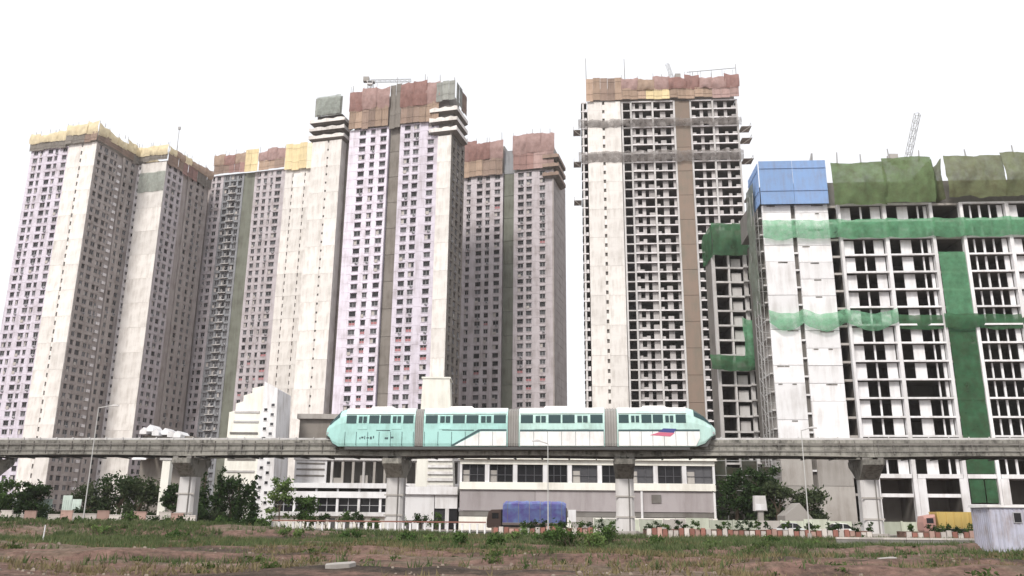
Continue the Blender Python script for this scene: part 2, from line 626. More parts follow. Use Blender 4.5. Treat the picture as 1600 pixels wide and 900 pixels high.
def window_mb(mb, w, h, var, ox=0, oz=0, tf=None):
    """frame, panes, sill and hood of one window; origin at the middle of its sill on the wall face, y inward"""
    k = len(mb.v)
    f = .09
    if var != 0:
        mb.box(-w / 2, -w / 2 + f, .10, .22, 0, h, 0)
        mb.box(w / 2 - f, w / 2, .10, .22, 0, h, 0)
        mb.box(-w / 2 + f, w / 2 - f, .10, .22, 0, f, 0)
        mb.box(-w / 2 + f, w / 2 - f, .10, .22, h - f, h, 0)
        mb.box(-.05, .05, .105, .20, f, h - f, 0)
    if var == 0:      # bare opening, closed by a dark pane in place of room shade
        mb.quad((-w / 2, .31, 0), (w / 2, .31, 0), (w / 2, .31, h), (-w / 2, .31, h), 1)
    elif var == 1:    # glazed
        mb.quad((-w / 2 + f, .19, f), (w / 2 - f, .19, f), (w / 2 - f, .19, h - f), (-w / 2 + f, .19, h - f), 1)
    elif var == 2:    # one leaf boarded
        mb.quad((-w / 2 + f, .19, f), (-.05, .19, f), (-.05, .19, h - f), (-w / 2 + f, .19, h - f), 3)
        mb.quad((.05, .19, f), (w / 2 - f, .19, f), (w / 2 - f, .19, h - f), (.05, .19, h - f), 1)
    elif var == 3:    # grey panes
        mb.quad((-w / 2 + f, .19, f), (w / 2 - f, .19, f), (w / 2 - f, .19, h - f), (-w / 2 + f, .19, h - f), 2)
    elif var == 4:    # red boards
        mb.quad((-w / 2 + f, .17, f), (w / 2 - f, .17, f), (w / 2 - f, .17, h * .55), (-w / 2 + f, .17, h * .55), 4)
        mb.quad((-w / 2 + f, .19, h * .55), (w / 2 - f, .19, h * .55), (w / 2 - f, .19, h - f), (-w / 2 + f, .19, h - f), 1)
    elif var == 5:    # glazed, with an air conditioner on a bracket below
        mb.quad((-w / 2 + f, .19, f), (w / 2 - f, .19, f), (w / 2 - f, .19, h - f), (-w / 2 + f, .19, h - f), 1)
        mb.box(-.1, .75, -.42, -.004, -.68, -.14, 0)
        mb.box(.0, .5, -.43, -.421, -.6, -.22, 2)
    elif var == 6:    # cloth hung over the sill
        mb.quad((-w / 2 + f, .19, f), (w / 2 - f, .19, f), (w / 2 - f, .19, h - f), (-w / 2 + f, .19, h - f), 2)
        mb.box(-w * .4, w * .1, -.17, -.145, -.55, h * .3, 3)
    mb.box(-w / 2 - .1, w / 2 + .1, -.14, -.003, -.12, -.01, 5)
    mb.box(-w / 2 - .12, w / 2 + .12, -.30, -.003, h + .05, h + .13, 5)
    if tf is not None:
        for i in range(k, len(mb.v)):
            mb.v[i] = tuple(tf @ Vector(mb.v[i]))


def win_mats(wall):
    return [M['frame'], M['glass'], M['glass_grey'], M['curtain'], M['redboard'], wall]


def facade(tower, wall, u0, u1, z0, nfl, fh, cols, loc=(0, 0), rz=0, zt=None, weights=(5, 5, 2, 2, 0), red=None, name='wall'):
    """a wall with a true opening for each window. cols: (centre, width, sill height, height)"""
    mb = MB()
    zt = z0 + nfl * fh if zt is None else zt
    d = .33
    cur = u0
    for c, w, s, h in sorted(cols):
        a, b = c - w / 2, c + w / 2
        mb.quad((cur, 0, z0), (a, 0, z0), (a, 0, zt), (cur, 0, zt))
        pz = z0
        for k in range(nfl):
            lo = z0 + k * fh + s
            hi = lo + h
            mb.quad((a, 0, pz), (b, 0, pz), (b, 0, lo), (a, 0, lo))
            mb.quad((a, 0, lo), (b, 0, lo), (b, d, lo), (a, d, lo))
            mb.quad((a, d, hi), (b, d, hi), (b, 0, hi), (a, 0, hi))
            mb.quad((a, 0, lo), (a, d, lo), (a, d, hi), (a, 0, hi))
            mb.quad((b, d, lo), (b, 0, lo), (b, 0, hi), (b, d, hi))
            pz = hi
            SLOTS.setdefault(tower.name, []).append((lo, c, w, h, loc, rz, wall, weights, red))
        mb.quad((a, 0, pz), (b, 0, pz), (b, 0, zt), (a, 0, zt))
        cur = b
    mb.quad((cur, 0, z0), (u1, 0, z0), (u1, 0, zt), (cur, 0, zt))
    mb.quad((u0, .5, z0), (u0, 0, z0), (u0, 0, zt), (u0, .5, zt))
    mb.quad((u1, 0, z0), (u1, .5, z0), (u1, .5, zt), (u1, 0, zt))
    mb.quad((u0, 0, zt), (u1, 0, zt), (u1, .5, zt), (u0, .5, zt))
    for k in range(1, nfl + 1):      # a thin string course at each floor
        z = z0 + k * fh
        if z < zt + .1:
            mb.box(u0 + .01, u1 - .01, -.05, -.002, z - .14, z - .03)
    return mb.build(name, wall, tower, (loc[0], loc[1], 0), rz)


def finish_windows(tower, most=296):
    sl = sorted(SLOTS.get(tower.name, []), key=lambda s: -s[0])
    rest = {}
    for i, (lo, c, w, h, loc, rz, wall, weights, red) in enumerate(sl):
        wt_ = list(weights)
        if red and red[0] < lo < red[1] and red[2] < c < red[3]:
            wt_ = [3, 3, 1, 1, 7]
        var = random.choices(range(7), wt_ + [2.0, 1.2])[0]
        p = Matrix.Rotation(rz, 3, 'Z') @ Vector((c, 0, 0)) + Vector((loc[0], loc[1], lo))
        if i < most:
            key = (round(w, 2), round(h, 2), var, wall.name)
            if key not in WIN_CACHE:
                mb = MB()
                window_mb(mb, w, h, var)
                WIN_CACHE[key] = mb.mesh('window', win_mats(wall))
            put(WIN_CACHE[key], 'window', tower, p, rz)
        else:
            mb = rest.setdefault(wall.name, (MB(), wall))[0]
            window_mb(mb, w, h, var, tf=Matrix.Translation(p) @ Matrix.Rotation(rz, 4, 'Z'))
    for mb, wall in rest.values():
        tag(mb.build('lower_windows', win_mats(wall), tower), kind='stuff')


PANEL = {}


def screens(tower, u0, u1, tiers, loc=(0, 0), rz=0, pw=2.6, proud=.7, name='safety_screen', jit=.12):
    """site screens of ribbed sheet panels round the top floors. tiers: (z0, z1, [material names])"""
    n = max(1, round((u1 - u0) / pw))
    w = (u1 - u0) / n
    for z0, z1, mats in tiers:
        if mats[0].startswith('sheet_'):       # billowing cloth sheets tied to poles
            k = max(1, round((u1 - u0) / 4.6))
            ww = (u1 - u0) / k
            for i in range(k):
                mt = random.choice(mats)
                net('screen_sheet', tower, M[mt], u0 + ww * i - .25, u0 + ww * (i + 1) + .25, z0 - random.uniform(0, .4), z1 + random.uniform(-.9, .5), d=-proud - .15 * (i % 2), bulge=.7,
                    loc=loc, rz=rz, seed=random.randint(100, 999), ragged=.55, sag=random.uniform(0, .5), nu=14, nz=10)
                mb = MB()
                mb.bar((u0 + ww * i, -proud + .2, z0 - 1), (u0 + ww * i, -proud + .1, z1 + random.uniform(.6, 1.8)), .1, .08, 5)
                mb.build('scaffold_pole', M['steel'], tower, (loc[0], loc[1], 0), rz)
            continue
        for i in range(n):
            mt = mats[int(i * len(mats) / n) % len(mats)] if len(mats) > 1 else mats[0]
            h = z1 - z0
            key = (round(w, 3), round(h, 2), mt)
            if key not in PANEL:
                mb = MB()
                mb.box(-w / 2 + .03, w / 2 - .03, 0, .06, 0, h)
                nr = max(4, int(w / .62))
                for q in range(nr):
                    x = -w / 2 + w * (q + .5) / nr
                    mb.box(x - .09, x + .09, -.07 if w < 5 else -.02, -.002, .02, h - .02)
                mb.box(-w / 2 + .05, w / 2 - .05, -.12, -.072, h * .3, h * .3 + .15)
                mb.box(-w / 2 + .05, w / 2 - .05, -.12, -.072, h * .82, h * .82 + .15)
                PANEL[key] = mb.mesh(name, [M[mt]])
            p = Matrix.Rotation(rz, 3, 'Z') @ Vector((u0 + w * (i + .5), -proud + random.uniform(-jit, jit), 0)) + Vector((loc[0], loc[1], z0 + random.uniform(-.3, .3) * (jit > .06)))
            o = put(PANEL[key], name, tower, p, rz)
            o.rotation_euler = (random.uniform(-.02, .02) * (jit > .06), random.uniform(-.008, .008) * (jit > .06), rz)


def bands(tower, u0, u1, zs, h, mat, loc=(0, 0), rz=0, proud=1.1, depth=6.0, name='work_platform', wave=0):
    """catch platforms wrapped round a corner, one above the other"""
    for z in zs:
        mb = MB()
        mb.hexa([(u0 - proud * .1, -proud * .1, z - .6), (u1 + proud * .1, -proud * .1, z - .6), (u1 + proud * .1, depth, z - .6), (u0 - proud * .1, depth, z - .6),
                 (u0 - proud * .97, -proud * .97, z), (u1 + proud * .97, -proud * .97, z), (u1 + proud * .97, depth, z), (u0 - proud * .97, depth, z)], 1)  # underside coloured dark to act as the shade below each platform
        n = 9
        for i in range(n):          # front board, uneven along its top
            a, b = u0 - proud + (u1 - u0 + 2 * proud) * i / n, u0 - proud + (u1 - u0 + 2 * proud) * (i + 1) / n
            ta, tb = h + .25 * math.sin(i * 1.9 + z), h + .25 * math.sin((i + 1) * 1.9 + z)
            mb.hexa([(a, -proud, z + .003), (b, -proud, z + .003), (b, -proud + .15, z + .003), (a, -proud + .15, z + .003),
                     (a, -proud - .1, z + ta), (b, -proud - .1, z + tb), (b, -proud + .05, z + tb), (a, -proud + .05, z + ta)])
        mb.box(u1 + proud - .15, u1 + proud, -proud + .2, depth, z + .003, z + h)
        mb.box(u0 - proud, u0 - proud + .15, -proud + .2, depth, z + .003, z + h)
        mb.build(name, [mat, M['taupe']], tower, (loc[0], loc[1], 0), rz)


def net(name, parent, mat, u0, u1, z0, z1, d=-.8, bulge=.5, loc=(0, 0), rz=0, seed=0, sag=0.0, lean=0.0, nu=None, nz=10, sagn=None, ragged=.35):
    """a hung sheet of netting with folds; lean pushes the top edge outwards"""
    nu = nu or max(10, int((u1 - u0) * 2))
    V, Fc = [], []
    for j in range(nz + 1):
        t = j / nz
        for i in range(nu + 1):
            s = i / nu
            u = u0 + (u1 - u0) * s
            ph = abs(math.sin(math.pi * s * (sagn or 1)))
            z = z0 + (z1 - z0) * t
            nn = noise.fractal(Vector((u * .35 + seed * 7, t * 1.2, seed)), 1, 2, 4)
            z -= sag * ph * (1 - t * .5) - ragged * nn * (1 if j in (0, nz) else .3)
            dd = d - bulge * (.5 + .9 * noise.fractal(Vector((u * .55, z * .16, seed + 5)), 1, 2, 4)) * math.sin(math.pi * min(1, t * .9 + .08)) - lean * t
            V.append((u, dd, z))
    for j in range(nz):
        for i in range(nu):
            a = j * (nu + 1) + i
            Fc.append((a, a + 1, a + nu + 2, a + nu + 1))
    me = bpy.data.meshes.new(name)
    me.from_pydata(V, [], Fc)
    me.materials.append(mat)
    me.polygons.foreach_set('use_smooth', [True] * len(Fc))
    return put(me, name, parent, (loc[0], loc[1], 0), rz)


def blind_wall(tower, mat, u0, u1, slots, z0, zt, fh, d=0.0, loc=(0, 0), rz=0, slot_w=.7, groups=3, dark=.5):
    """windowless end wall: cast panels, `groups` floors each, either side of narrow slots with tick openings"""
    edges = [u0] + [x for s in slots for x in (s - slot_w / 2, s + slot_w / 2)] + [u1]
    ph = fh * groups
    n = int((zt - z0) / ph)
    ph = (zt - z0) / n
    cache = {}
    for i in range(0, len(edges), 2):
        a, b = edges[i], edges[i + 1]
        w = b - a
        mb = MB()
        mb.box(-w / 2, w / 2, 0, .5, .0, ph - .045)
        mb.box(-w / 2 + .3, w / 2 - .3, -.02, -.002, ph * .33, ph * .33 + .05)
        mb.box(-w / 2 + .3, w / 2 - .3, -.02, -.002, ph * .66, ph * .66 + .05)
        me = mb.mesh('wall_panel', [mat])
        for k in range(n):
            p = Matrix.Rotation(rz, 3, 'Z') @ Vector(((a + b) / 2, d + random.uniform(-.02, .02), 0)) + Vector((loc[0], loc[1], z0 + k * ph))
            put(me, 'wall_panel', tower, p, rz)
    for s in slots:
        mb = MB()
        mb.box(s - slot_w / 2 + .004, s + slot_w / 2 - .004, d + .45, d + .5, z0, zt, 1)
        k = 0
        z = z0
        while z < zt - .6:
            mb.box(s - slot_w / 2 + .006, s + slot_w / 2 - .006, d + .06, d + .44, z, z + fh * dark, 0)
            z += fh
        mb.build('light_slot', [mat, M['inside']], tower, (loc[0], loc[1], 0), rz)


def core(tower, mat, u0, u1, d0, d1, z1, loc=(0, 0), rz=0, z0=0, name='core'):
    return box(name, mat, tower, u0, u1, d0, d1, z0, z1, loc=(loc[0], loc[1], 0), rz=rz)


def roof_poles(tower, pts, name='scaffold_pole'):
    for x, y, z0, z1 in pts:
        mb = MB()
        mb.bar((0, 0, 0), (random.uniform(-.2, .2), 0, z1 - z0), .16, .1)
        mb.build(name, M['steel'], tower, (x, y, z0))


Q = math.pi / 2
TH = R(-15)
FH = 3.0

# ================================================================ the tall towers on the left
W1 = (1.8, .85, 1.5)


def col(c, w=1.7, s=.8, h=1.65): return (c, w * 1.08, s, h)


# --- tower A: outermost on the left
A = thing('apartment_tower', 'leftmost tower, lilac front and cream end wall under a yellow parapet', 'tower', (-150, 277, 0), TH, 'towers under construction')
core(A, M['warmgrey'], -28.0, -.6, .6, 33, 131)
facade(A, M['lilac'], -29.5, -12.2, 2, 43, FH, [col(-27.2), col(-24.6, 1.1), col(-20.6, 2.0), col(-17.9, 1.2), col(-14.2, 1.8)], weights=(5, 5, 2, 2, 0))
blind_wall(A, M['cream'], -12.0, 0, [-6.1], 2, 131, FH, d=-.8)
core(A, M['cream'], -11.9, -.05, -.28, .6, 131)
facade(A, M['warmgrey'], -.6, 10.4, 2, 43, FH, [col(1.3, 1.3), col(4.2, 1.8), col(7.4, 1.5), col(9.4, .9)], loc=(0, 0), rz=Q, weights=(5, 4, 3, 3, 0))  # same paint as the front, greyed to carry the side's shade
core(A, M['taupe'], -1.6, -.8, 10.4, 13.6, 131)
mbx = MB()
mbx.box(-.79, .15, 11.0, 12.6, 0, 1.0)
mbx = mbx.mesh('balcony', [M['pale']])
for k in range(42):
    put(mbx, 'balcony', A, (0, 0, 3 + k * FH))
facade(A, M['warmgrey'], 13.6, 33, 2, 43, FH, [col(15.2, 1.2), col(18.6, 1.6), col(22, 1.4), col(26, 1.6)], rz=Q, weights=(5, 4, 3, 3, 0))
screens(A, -29.8, -13.5, [(130.4, 133.6, ['taupe']), (133.4, 136.8, ['sheet_cream'])], pw=3.0, proud=.8)
screens(A, -13.0, .6, [(131.0, 134.8, ['taupe', 'screen_brown']), (134.4, 138.4, ['sheet_cream'])], pw=3.0, proud=1.7)
screens(A, -1.4, 33, [(131.2, 134.4, ['screen_brown', 'taupe']), (133.9, 137.6, ['sheet_cream'])], rz=Q, proud=.9, pw=3.2)
roof_poles(A, [(-29, .5, 137, 138.6), (-20, .3, 137, 138.5), (-12, -.5, 138, 139.6), (-5, -.5, 138, 140), (0, 2, 138, 139.5), (.5, 12, 138, 139.4), (.5, 20, 138, 139.4)])
core(A, M['concrete'], -27, -2, 1.5, 31, 136.4, z0=131.004, name='top_storey')
finish_windows(A)

# --- tower B: behind A
B = thing('apartment_tower', 'tower with one plain cream wall, second from the left behind the leftmost tower', 'tower', (-131.5, 294, 0), TH, 'towers under construction')
core(B, M['warmgrey'], -16, -.6, .6, 26, 132)
facade(B, M['pale'], -15.4, -11.4, 2, 43, FH, [col(-14.3, .8, 1.0, 1.1), col(-12.4, .9, 1.0, 1.1)], weights=(5, 5, 1, 1, 0))
blind_wall(B, M['cream'], -11.2, 0, [], 2, 131, FH, d=-.9)
core(B, M['cream'], -11.1, -.05, -.38, .6, 131)
facade(B, M['lilac_grey'], -.6, 9.6, 2, 43, FH, [col(1.5, 1.4), col(4.6, 1.8), col(7.9, 1.4)], rz=Q)  # side walls greyer than the front: shade put into the colour
core(B, M['taupe'], -1.5, -.7, 9.6, 13, 131)
facade(B, M['warmgrey'], 13, 26, 2, 43, FH, [col(15, 1.4), col(19, 1.4), col(22.5, 1.2)], rz=Q)
screens(B, -15.6, .6, [(131.6, 134.2, ['taupe']), (133.9, 137.8, ['sheet_cream'])], pw=2.8, proud=1.6)
screens(B, -1.4, 26, [(129.6, 134.6, ['screen_brown', 'screen_red', 'taupe']), (134.4, 137.4, ['sheet_cream', 'sheet_tan'])], rz=Q, proud=.9, pw=3.0)
roof_poles(B, [(-15, 0, 138, 139.5), (-8, 0, 138, 140), (-1, 0, 138, 139.4), (.4, 10, 137, 138.6)])
net('safety_net', B, M['net_pale'], -11.4, .1, 119, 127, d=-1.05, bulge=.12, seed=3)
finish_windows(B)

# --- tower C: grey, set back between B and D
C = thing('apartment_tower', 'slate grey tower with brown and yellow roof screens, left of the tallest pale tower', 'tower', (-80, 310, 0), TH, 'towers under construction')
core(C, M['warmgrey'], -66, -.2, 8, 30, 137)
core(C, M['slate'], -47, -12.2, .6, 8, 137)
core(C, M['warmgrey'], -52.2, -47.2, 2.4, 8, 137)
facade(C, M['warmgrey'], -66, -52.4, 2, 45, FH, [col(-64, 1.0), col(-61.2, 1.1), col(-58.6, 1.1), col(-55.3, 1.2), col(-53.4, .8)], loc=(0, 0), rz=0).location.y = 7.4
for s in SLOTS[C.name]: pass
SLOTS[C.name] = [(a, b, c, d, (0, 7.4), f, g, h, i) for a, b, c, d, e, f, g, h, i in SLOTS[C.name]]
facade(C, M['lilac_grey'], -47.0, -41.0, 2, 45, FH, [col(-45.6, .9), col(-43.2, 1.6)])
facade(C, M['slate'], -40.9, -31.4, 2, 45, FH, [col(-39.3, 1.8, .7, 1.8), col(-36.2, 2.4, .6, 2.0), col(-33.2, 1.6, .7, 1.8)], weights=(3, 3, 3, 6, 0))
for k in range(44):      # white balcony edges down the dark bay
    put_z = 2 + k * FH
    mb = MB()
    mb.box(-38.0, -34.3, -1.0, -.06, 0, .28)
    mb.box(-36.3, -36.0, -1.0, -.1, .285, 1.5)
    mb.build('balcony', M['concrete_light'], C, (0, 0, put_z + .0))
core(C, M['greenrender'], -31.4, -26.4, .2, .6, 137)
facade(C, M['lilac_grey'], -26.4, -12.3, 2, 45, FH, [col(-24.4, 1.4), col(-21.5, 1.3), col(-18.7, .9), col(-15.6, 2.2)], weights=(4, 5, 3, 4, 0), red=(24, 62, -27, -12))
blind_wall(C, M['cream'], -12.1, 4, [-8.6, -3.2], 2, 137, FH, d=-.8, slot_w=.45)
core(C, M['cream'], -12.0, 4, -.28, 8, 137)
screens(C, -62, -53, [(134.5, 138, ['screen_cream'])], loc=(0, 7.4), proud=1.2, pw=3)
screens(C, -53, -47, [(133, 136.5, ['taupe'])], loc=(0, 2), proud=.6, pw=3)
screens(C, -45.4, -30.8, [(137, 141.4, ['screen_brown', 'screen_red']), (141.2, 145.8, ['sheet_tan', 'sheet_red'])], proud=1.2, pw=2.5)
screens(C, -30.6, -24.6, [(136.6, 146.4, ['screen_yellow'])], proud=1.7, pw=3.0)
screens(C, -24.4, -12.6, [(137, 141.4, ['screen_tan', 'screen_brown']), (141.2, 145.8, ['sheet_pink', 'sheet_red'])], proud=1.2, pw=2.4)
screens(C, -12.2, 4.2, [(135.4, 146.6, ['screen_yellow', 'screen_cream'])], proud=1.9, pw=3.2)
screens(C, -1, 9, [(135.4, 146.0, ['screen_yellow'])], loc=(4.2, 0), rz=Q, proud=.4, pw=3.2)
roof_poles(C, [(-40, .5, 145, 147.4), (-33, .5, 145, 147.2), (-20, .5, 145, 147.6), (-14, .5, 145, 147.5)])
finish_windows(C)

# --- tower D: the tallest pale tower
D = thing('apartment_tower', 'tallest lilac white tower left of centre with red brown screens on top', 'tower', (-20, 250, 0), TH, 'towers under construction')
core(D, M['taupe'], -50, -.6, 3.4, 13.5, 128)
core(D, M['lilac'], -36.8, -22.6, .6, 3.4, 128)
core(D, M['lilac'], -18.3, -.6, .6, 3.4, 128)
core(D, M['taupe'], -22.5, -18.4, 1.4, 3.4, 128)
facade(D, M['lilac'], -36.9, -22.5, 2, 42, FH, [col(-32.0, 2.1), col(-28.2, 1.5), col(-24.4, 2.0)], red=(20, 62, -40, -20), weights=(6, 6, 2, 2, 0))
facade(D, M['lilac'], -18.4, -4.8, 2, 42, FH, [col(-15.8, 1.9), col(-12.6, 1.8), col(-7.4, 2.0)], red=(20, 66, -20, -3), weights=(6, 6, 2, 2, 0))
for k in range(14):     # joints across the dark lift shaft
    box('shaft_panel', M['taupe'], D, -22.44, -18.46, 1.2, 1.39, 2 + k * 9 + .05, 2 + k * 9 + 8.9)
blind_wall(D, M['cream'], -50.4, -39.5, [-44.4], 2, 125, FH, d=-.5, slot_w=.6, dark=.75)
core(D, M['cream'], -50.3, -39.6, .02, 3.4, 125)
blind_wall(D, M['cream'], -4.75, -.1, [], 2, 122, FH, d=-.6)
core(D, M['cream'], -4.7, -.15, -.08, .6, 122)
facade(D, M['taupe'], -.5, 13.5, 2, 40, FH, [col(2.4, 1.3), col(6.5, 1.8), col(11, 1.6)], loc=(-.1, 0), rz=Q, zt=124)  # taupe here is the shade of the right side, painted on
bands(D, -50.4, -39.8, (125.8, 128.8, 131.8), 1.15, M['cream'], proud=1.3)
core(D, M['inside'], -49.8, -40.4, .5, 6, 135, z0=125.004, name='top_storey')
screens(D, -50.2, -40.0, [(134.2, 141.2, ['screen_grey'])], proud=.8, pw=2.6)
net('safety_net', D, M['net_pale'], -49.5, -40.4, 134.6, 141.6, d=-1.3, bulge=.5, seed=11)
screens(D, -37.0, -22.6, [(127.8, 135.2, ['screen_tan', 'screen_brown', 'screen_tan']), (134.9, 142.6, ['sheet_red', 'sheet_pink'])], proud=1.0, pw=2.4)
screens(D, -22.4, -18.4, [(127.0, 143.2, ['taupe'])], proud=.5, pw=2.0)
screens(D, -18.2, -4.6, [(127.8, 134.6, ['screen_brown', 'screen_tan']), (134.3, 142.6, ['sheet_pink', 'sheet_red'])], proud=1.0, pw=2.3)
core(D, M['concrete'], -36, -2, 1.5, 12, 140, z0=128.004, name='top_storey')
bands(D, -6.0, .4, (123.2, 126.8, 130.4), 1.3, M['cream'], proud=1.6, depth=10)
core(D, M['inside'], -5.6, .0, .0, 10, 133, z0=122.1, name='top_storey')
screens(D, -5.6, 1.0, [(134.4, 141.4, ['screen_grey'])], proud=1.4, pw=2.2)
screens(D, -1, 10, [(133.4, 140.6, ['screen_grey', 'screen_brown'])], loc=(1, 0), rz=Q, proud=.5, pw=2.6)
roof_poles(D, [(-36.5, -.5, 142, 144.6), (-30, -.5, 142, 144), (-20.4, 0, 142, 146), (-10, -.5, 142, 145.5), (-4.6, -.5, 141, 144.6), (.2, .3, 141, 143.5)])
finish_windows(D)

# --- tower E: behind D to the right
E_ = thing('apartment_tower', 'dull grey tower behind and right of the tallest lilac white tower', 'tower', (15, 290, 0), TH, 'towers under construction')
core(E_, M['lilac_grey'], -34.8, -.4, 3.4, 22, 128)
core(E_, M['lilac_grey'], -34.8, -19.5, .6, 3.4, 128)
core(E_, M['lilac_grey'], -15.0, -.4, .6, 3.4, 128)
core(E_, M['greenrender'], -19.4, -15.1, 1.3, 3.4, 128)
facade(E_, M['lilac_grey'], -35.2, -19.4, 2, 42, FH, [col(-33, 1.4), col(-28.7, 2.0), col(-25.4, 1.5), col(-21.6, 2.0)], weights=(6, 5, 2, 2, 1))
facade(E_, M['lilac_grey'], -15.1, .3, 2, 42, FH, [col(-12.4, 2.0), col(-9.2, 1.9), col(-4.1, 1.9)], weights=(6, 5, 2, 2, 1))
for k in range(14):
    box('shaft_panel', M['greenrender'], E_, -19.34, -15.16, 1.1, 1.29, 2 + k * 9 + .05, 2 + k * 9 + 8.9)
facade(E_, M['warmgrey'], -.4, 22, 2, 42, FH, [], loc=(.3, 0), rz=Q)  # side wall toned down in colour for its shade
screens(E_, -35.4, -19.4, [(127.4, 134.4, ['screen_tan', 'screen_brown']), (134.2, 141.8, ['sheet_pink', 'sheet_red'])], proud=1.0, pw=2.5)
screens(E_, -15.2, .6, [(128.4, 135.2, ['screen_red', 'screen_pink']), (135.0, 142.8, ['sheet_pink'])], proud=1.0, pw=2.5)
core(E_, M['slate'], -19.3, -15.1, 1.0, 20, 137.5, z0=128.004, name='top_storey')
core(E_, M['concrete'], -34, -19.4, 1.5, 20, 140, z0=128.004, name='top_storey')
core(E_, M['concrete'], -15, -1, 1.5, 20, 140, z0=128.004, name='top_storey')
bands(E_, -2, .8, (124.6, 128.2, 131.8), 1.3, M['screen_brown'], proud=1.7, depth=12)
roof_poles(E_, [(-34, -.3, 141, 144), (-26, -.3, 141, 143.5), (-20, -.3, 141, 145), (-8, -.3, 142, 145), (-1, -.3, 142, 144.4)])
finish_windows(E_)


# ================================================================ open concrete frames (towers F, G, H)
def frame_bay(tower, u0, u1, z0, nfl, fh, pieces, slab_mat, panel_mat, loc=(0, 0), rz=0, slab_t=.38, proud=.35, setback=.5, vary=.18, skip=()):
    """one bay of a bare frame: a slab edge per floor and its infill walls, each a part"""
    w = u1 - u0
    sm = MB()
    sm.box(-w / 2, w / 2, -proud, -proud + .45, -slab_t, 0)
    sm.box(-w / 2, w / 2, -proud + .452, 6.4, -slab_t + .06, -.02, 1)  # slab behind the edge coloured dark as room shade
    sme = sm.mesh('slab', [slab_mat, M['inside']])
    pm = {}
    for k in range(nfl):
        p = Matrix.Rotation(rz, 3, 'Z') @ Vector(((u0 + u1) / 2, 0, 0)) + Vector((loc[0], loc[1], z0 + (k + 1) * fh))
        put(sme, 'slab', tower, p, rz)
        if k in skip: continue
        for a, b, lo, hi in pieces:
            thin = b - a < .55
            if random.random() < vary * .5 and not thin: continue
            hh = hi if thin or random.random() > vary else lo + (hi - lo) * random.choice((.45, .6))
            key = (round(b - a, 2), round(hh - lo, 2))
            if key not in pm:
                mb = MB()
                mb.box(-(b - a) / 2, (b - a) / 2, 0, .2, 0, hh - lo)
                pm[key] = mb.mesh('infill_wall', [panel_mat])
            p = Matrix.Rotation(rz, 3, 'Z') @ Vector(((a + b) / 2, setback + random.uniform(-.05, .12), 0)) + Vector((loc[0], loc[1], z0 + k * fh + lo + .003))
            put(pm[key], 'infill_wall', tower, p, rz)


def column_line(tower, u, w, z0, z1, mat, d0=-.2, d1=.7, name='column'):
    return box(name, mat, tower, u - w / 2, u + w / 2, d0, d1, z0, z1)


# --- tower F
Ft = thing('apartment_tower', 'tall bare frame tower right of centre with a brown strip and cream wall', 'tower', (22, 244, 0), R(-4), 'towers under construction')
FF = 3.0
NF = 43
ZF = 2.0
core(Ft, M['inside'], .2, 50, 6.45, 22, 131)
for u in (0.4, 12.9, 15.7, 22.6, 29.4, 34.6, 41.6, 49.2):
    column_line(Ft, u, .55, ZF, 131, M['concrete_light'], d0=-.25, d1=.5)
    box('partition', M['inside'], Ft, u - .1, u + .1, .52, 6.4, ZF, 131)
frame_bay(Ft, -.2, 1.6, ZF, NF, FF, [(.7, 1.6, 0, 1.0)], M['pale'], M['pale'])
blind_wall(Ft, M['cream'], 1.8, 12.4, [6.9], ZF, 131, FF, d=-.7, slot_w=.75, dark=.6)
core(Ft, M['cream'], 1.9, 12.3, -.18, 6, 131)
frame_bay(Ft, 13.2, 15.4, ZF, NF, FF, [], M['concrete_light'], M['concrete_light'], proud=.1)
frame_bay(Ft, 15.98, 22.3, ZF, NF, FF, [(16.0, 17.1, 0, 2.6), (18.4, 19.5, 0, 2.6), (20.6, 22.3, 0, 2.6), (17.1, 18.4, 0, .8)], M['pale'], M['concrete_mid'], vary=.12)
frame_bay(Ft, 22.9, 29.1, ZF, NF, FF, [(25.0, 26.7, 0, 2.6), (22.9, 24.0, 0, 1.0), (28.3, 29.1, 0, 2.6)], M['pale'], M['concrete_mid'], vary=.12)
frame_bay(Ft, 34.9, 41.3, ZF, NF, FF, [(37.6, 38.6, 0, 2.6), (34.9, 36.2, 0, 1.0), (40.2, 41.3, 0, 2.6)], M['pale'], M['concrete_mid'], vary=.12)
frame_bay(Ft, 41.9, 48.9, ZF, NF, FF, [(41.9, 43.2, 0, 2.6), (45.2, 46.2, 0, 2.6), (47.6, 48.9, 0, 1.1)], M['pale'], M['concrete_mid'])
for k in range(16):
    m_ = M['brownnet']
    box('shaft_panel', m_, Ft, 29.72, 34.28, -.1 + random.uniform(-.05, .05), .3, ZF + k * 8.05 + .06, ZF + k * 8.05 + 8.0)
core(Ft, M['brownnet'], 29.7, 34.3, .35, 6, 131)
# nets and screens on F
for zc, hh, sd_ in ((121.8, 2.6, 1), (109.8, 3.4, 2)):
    net('catch_net', Ft, M['net_grey'], -1.2, 50.2, zc, zc + hh, d=-.8, bulge=.5, seed=sd_, lean=.3, ragged=.8)
    for q in range(3):      # cantilever trays at the ends
        pass
screens(Ft, 1.4, 13.0, [(131, 139.0, ['screen_tan', 'screen_brown', 'screen_tan'])], proud=1.2, pw=2.4)
screens(Ft, 13.0, 33.2, [(131.4, 135.2, ['screen_tan', 'screen_yellow', 'screen_tan']), (134.8, 139.0, ['sheet_pink', 'sheet_tan', 'sheet_red'])], proud=1.0, pw=2.6)
screens(Ft, 33.2, 50, [(131.4, 135.2, ['screen_tan', 'screen_pink']), (134.8, 139.2, ['sheet_pink', 'sheet_red'])], proud=1.1, pw=2.6)
core(Ft, M['concrete'], 3, 49, 2, 20, 137, z0=131.004, name='top_storey')
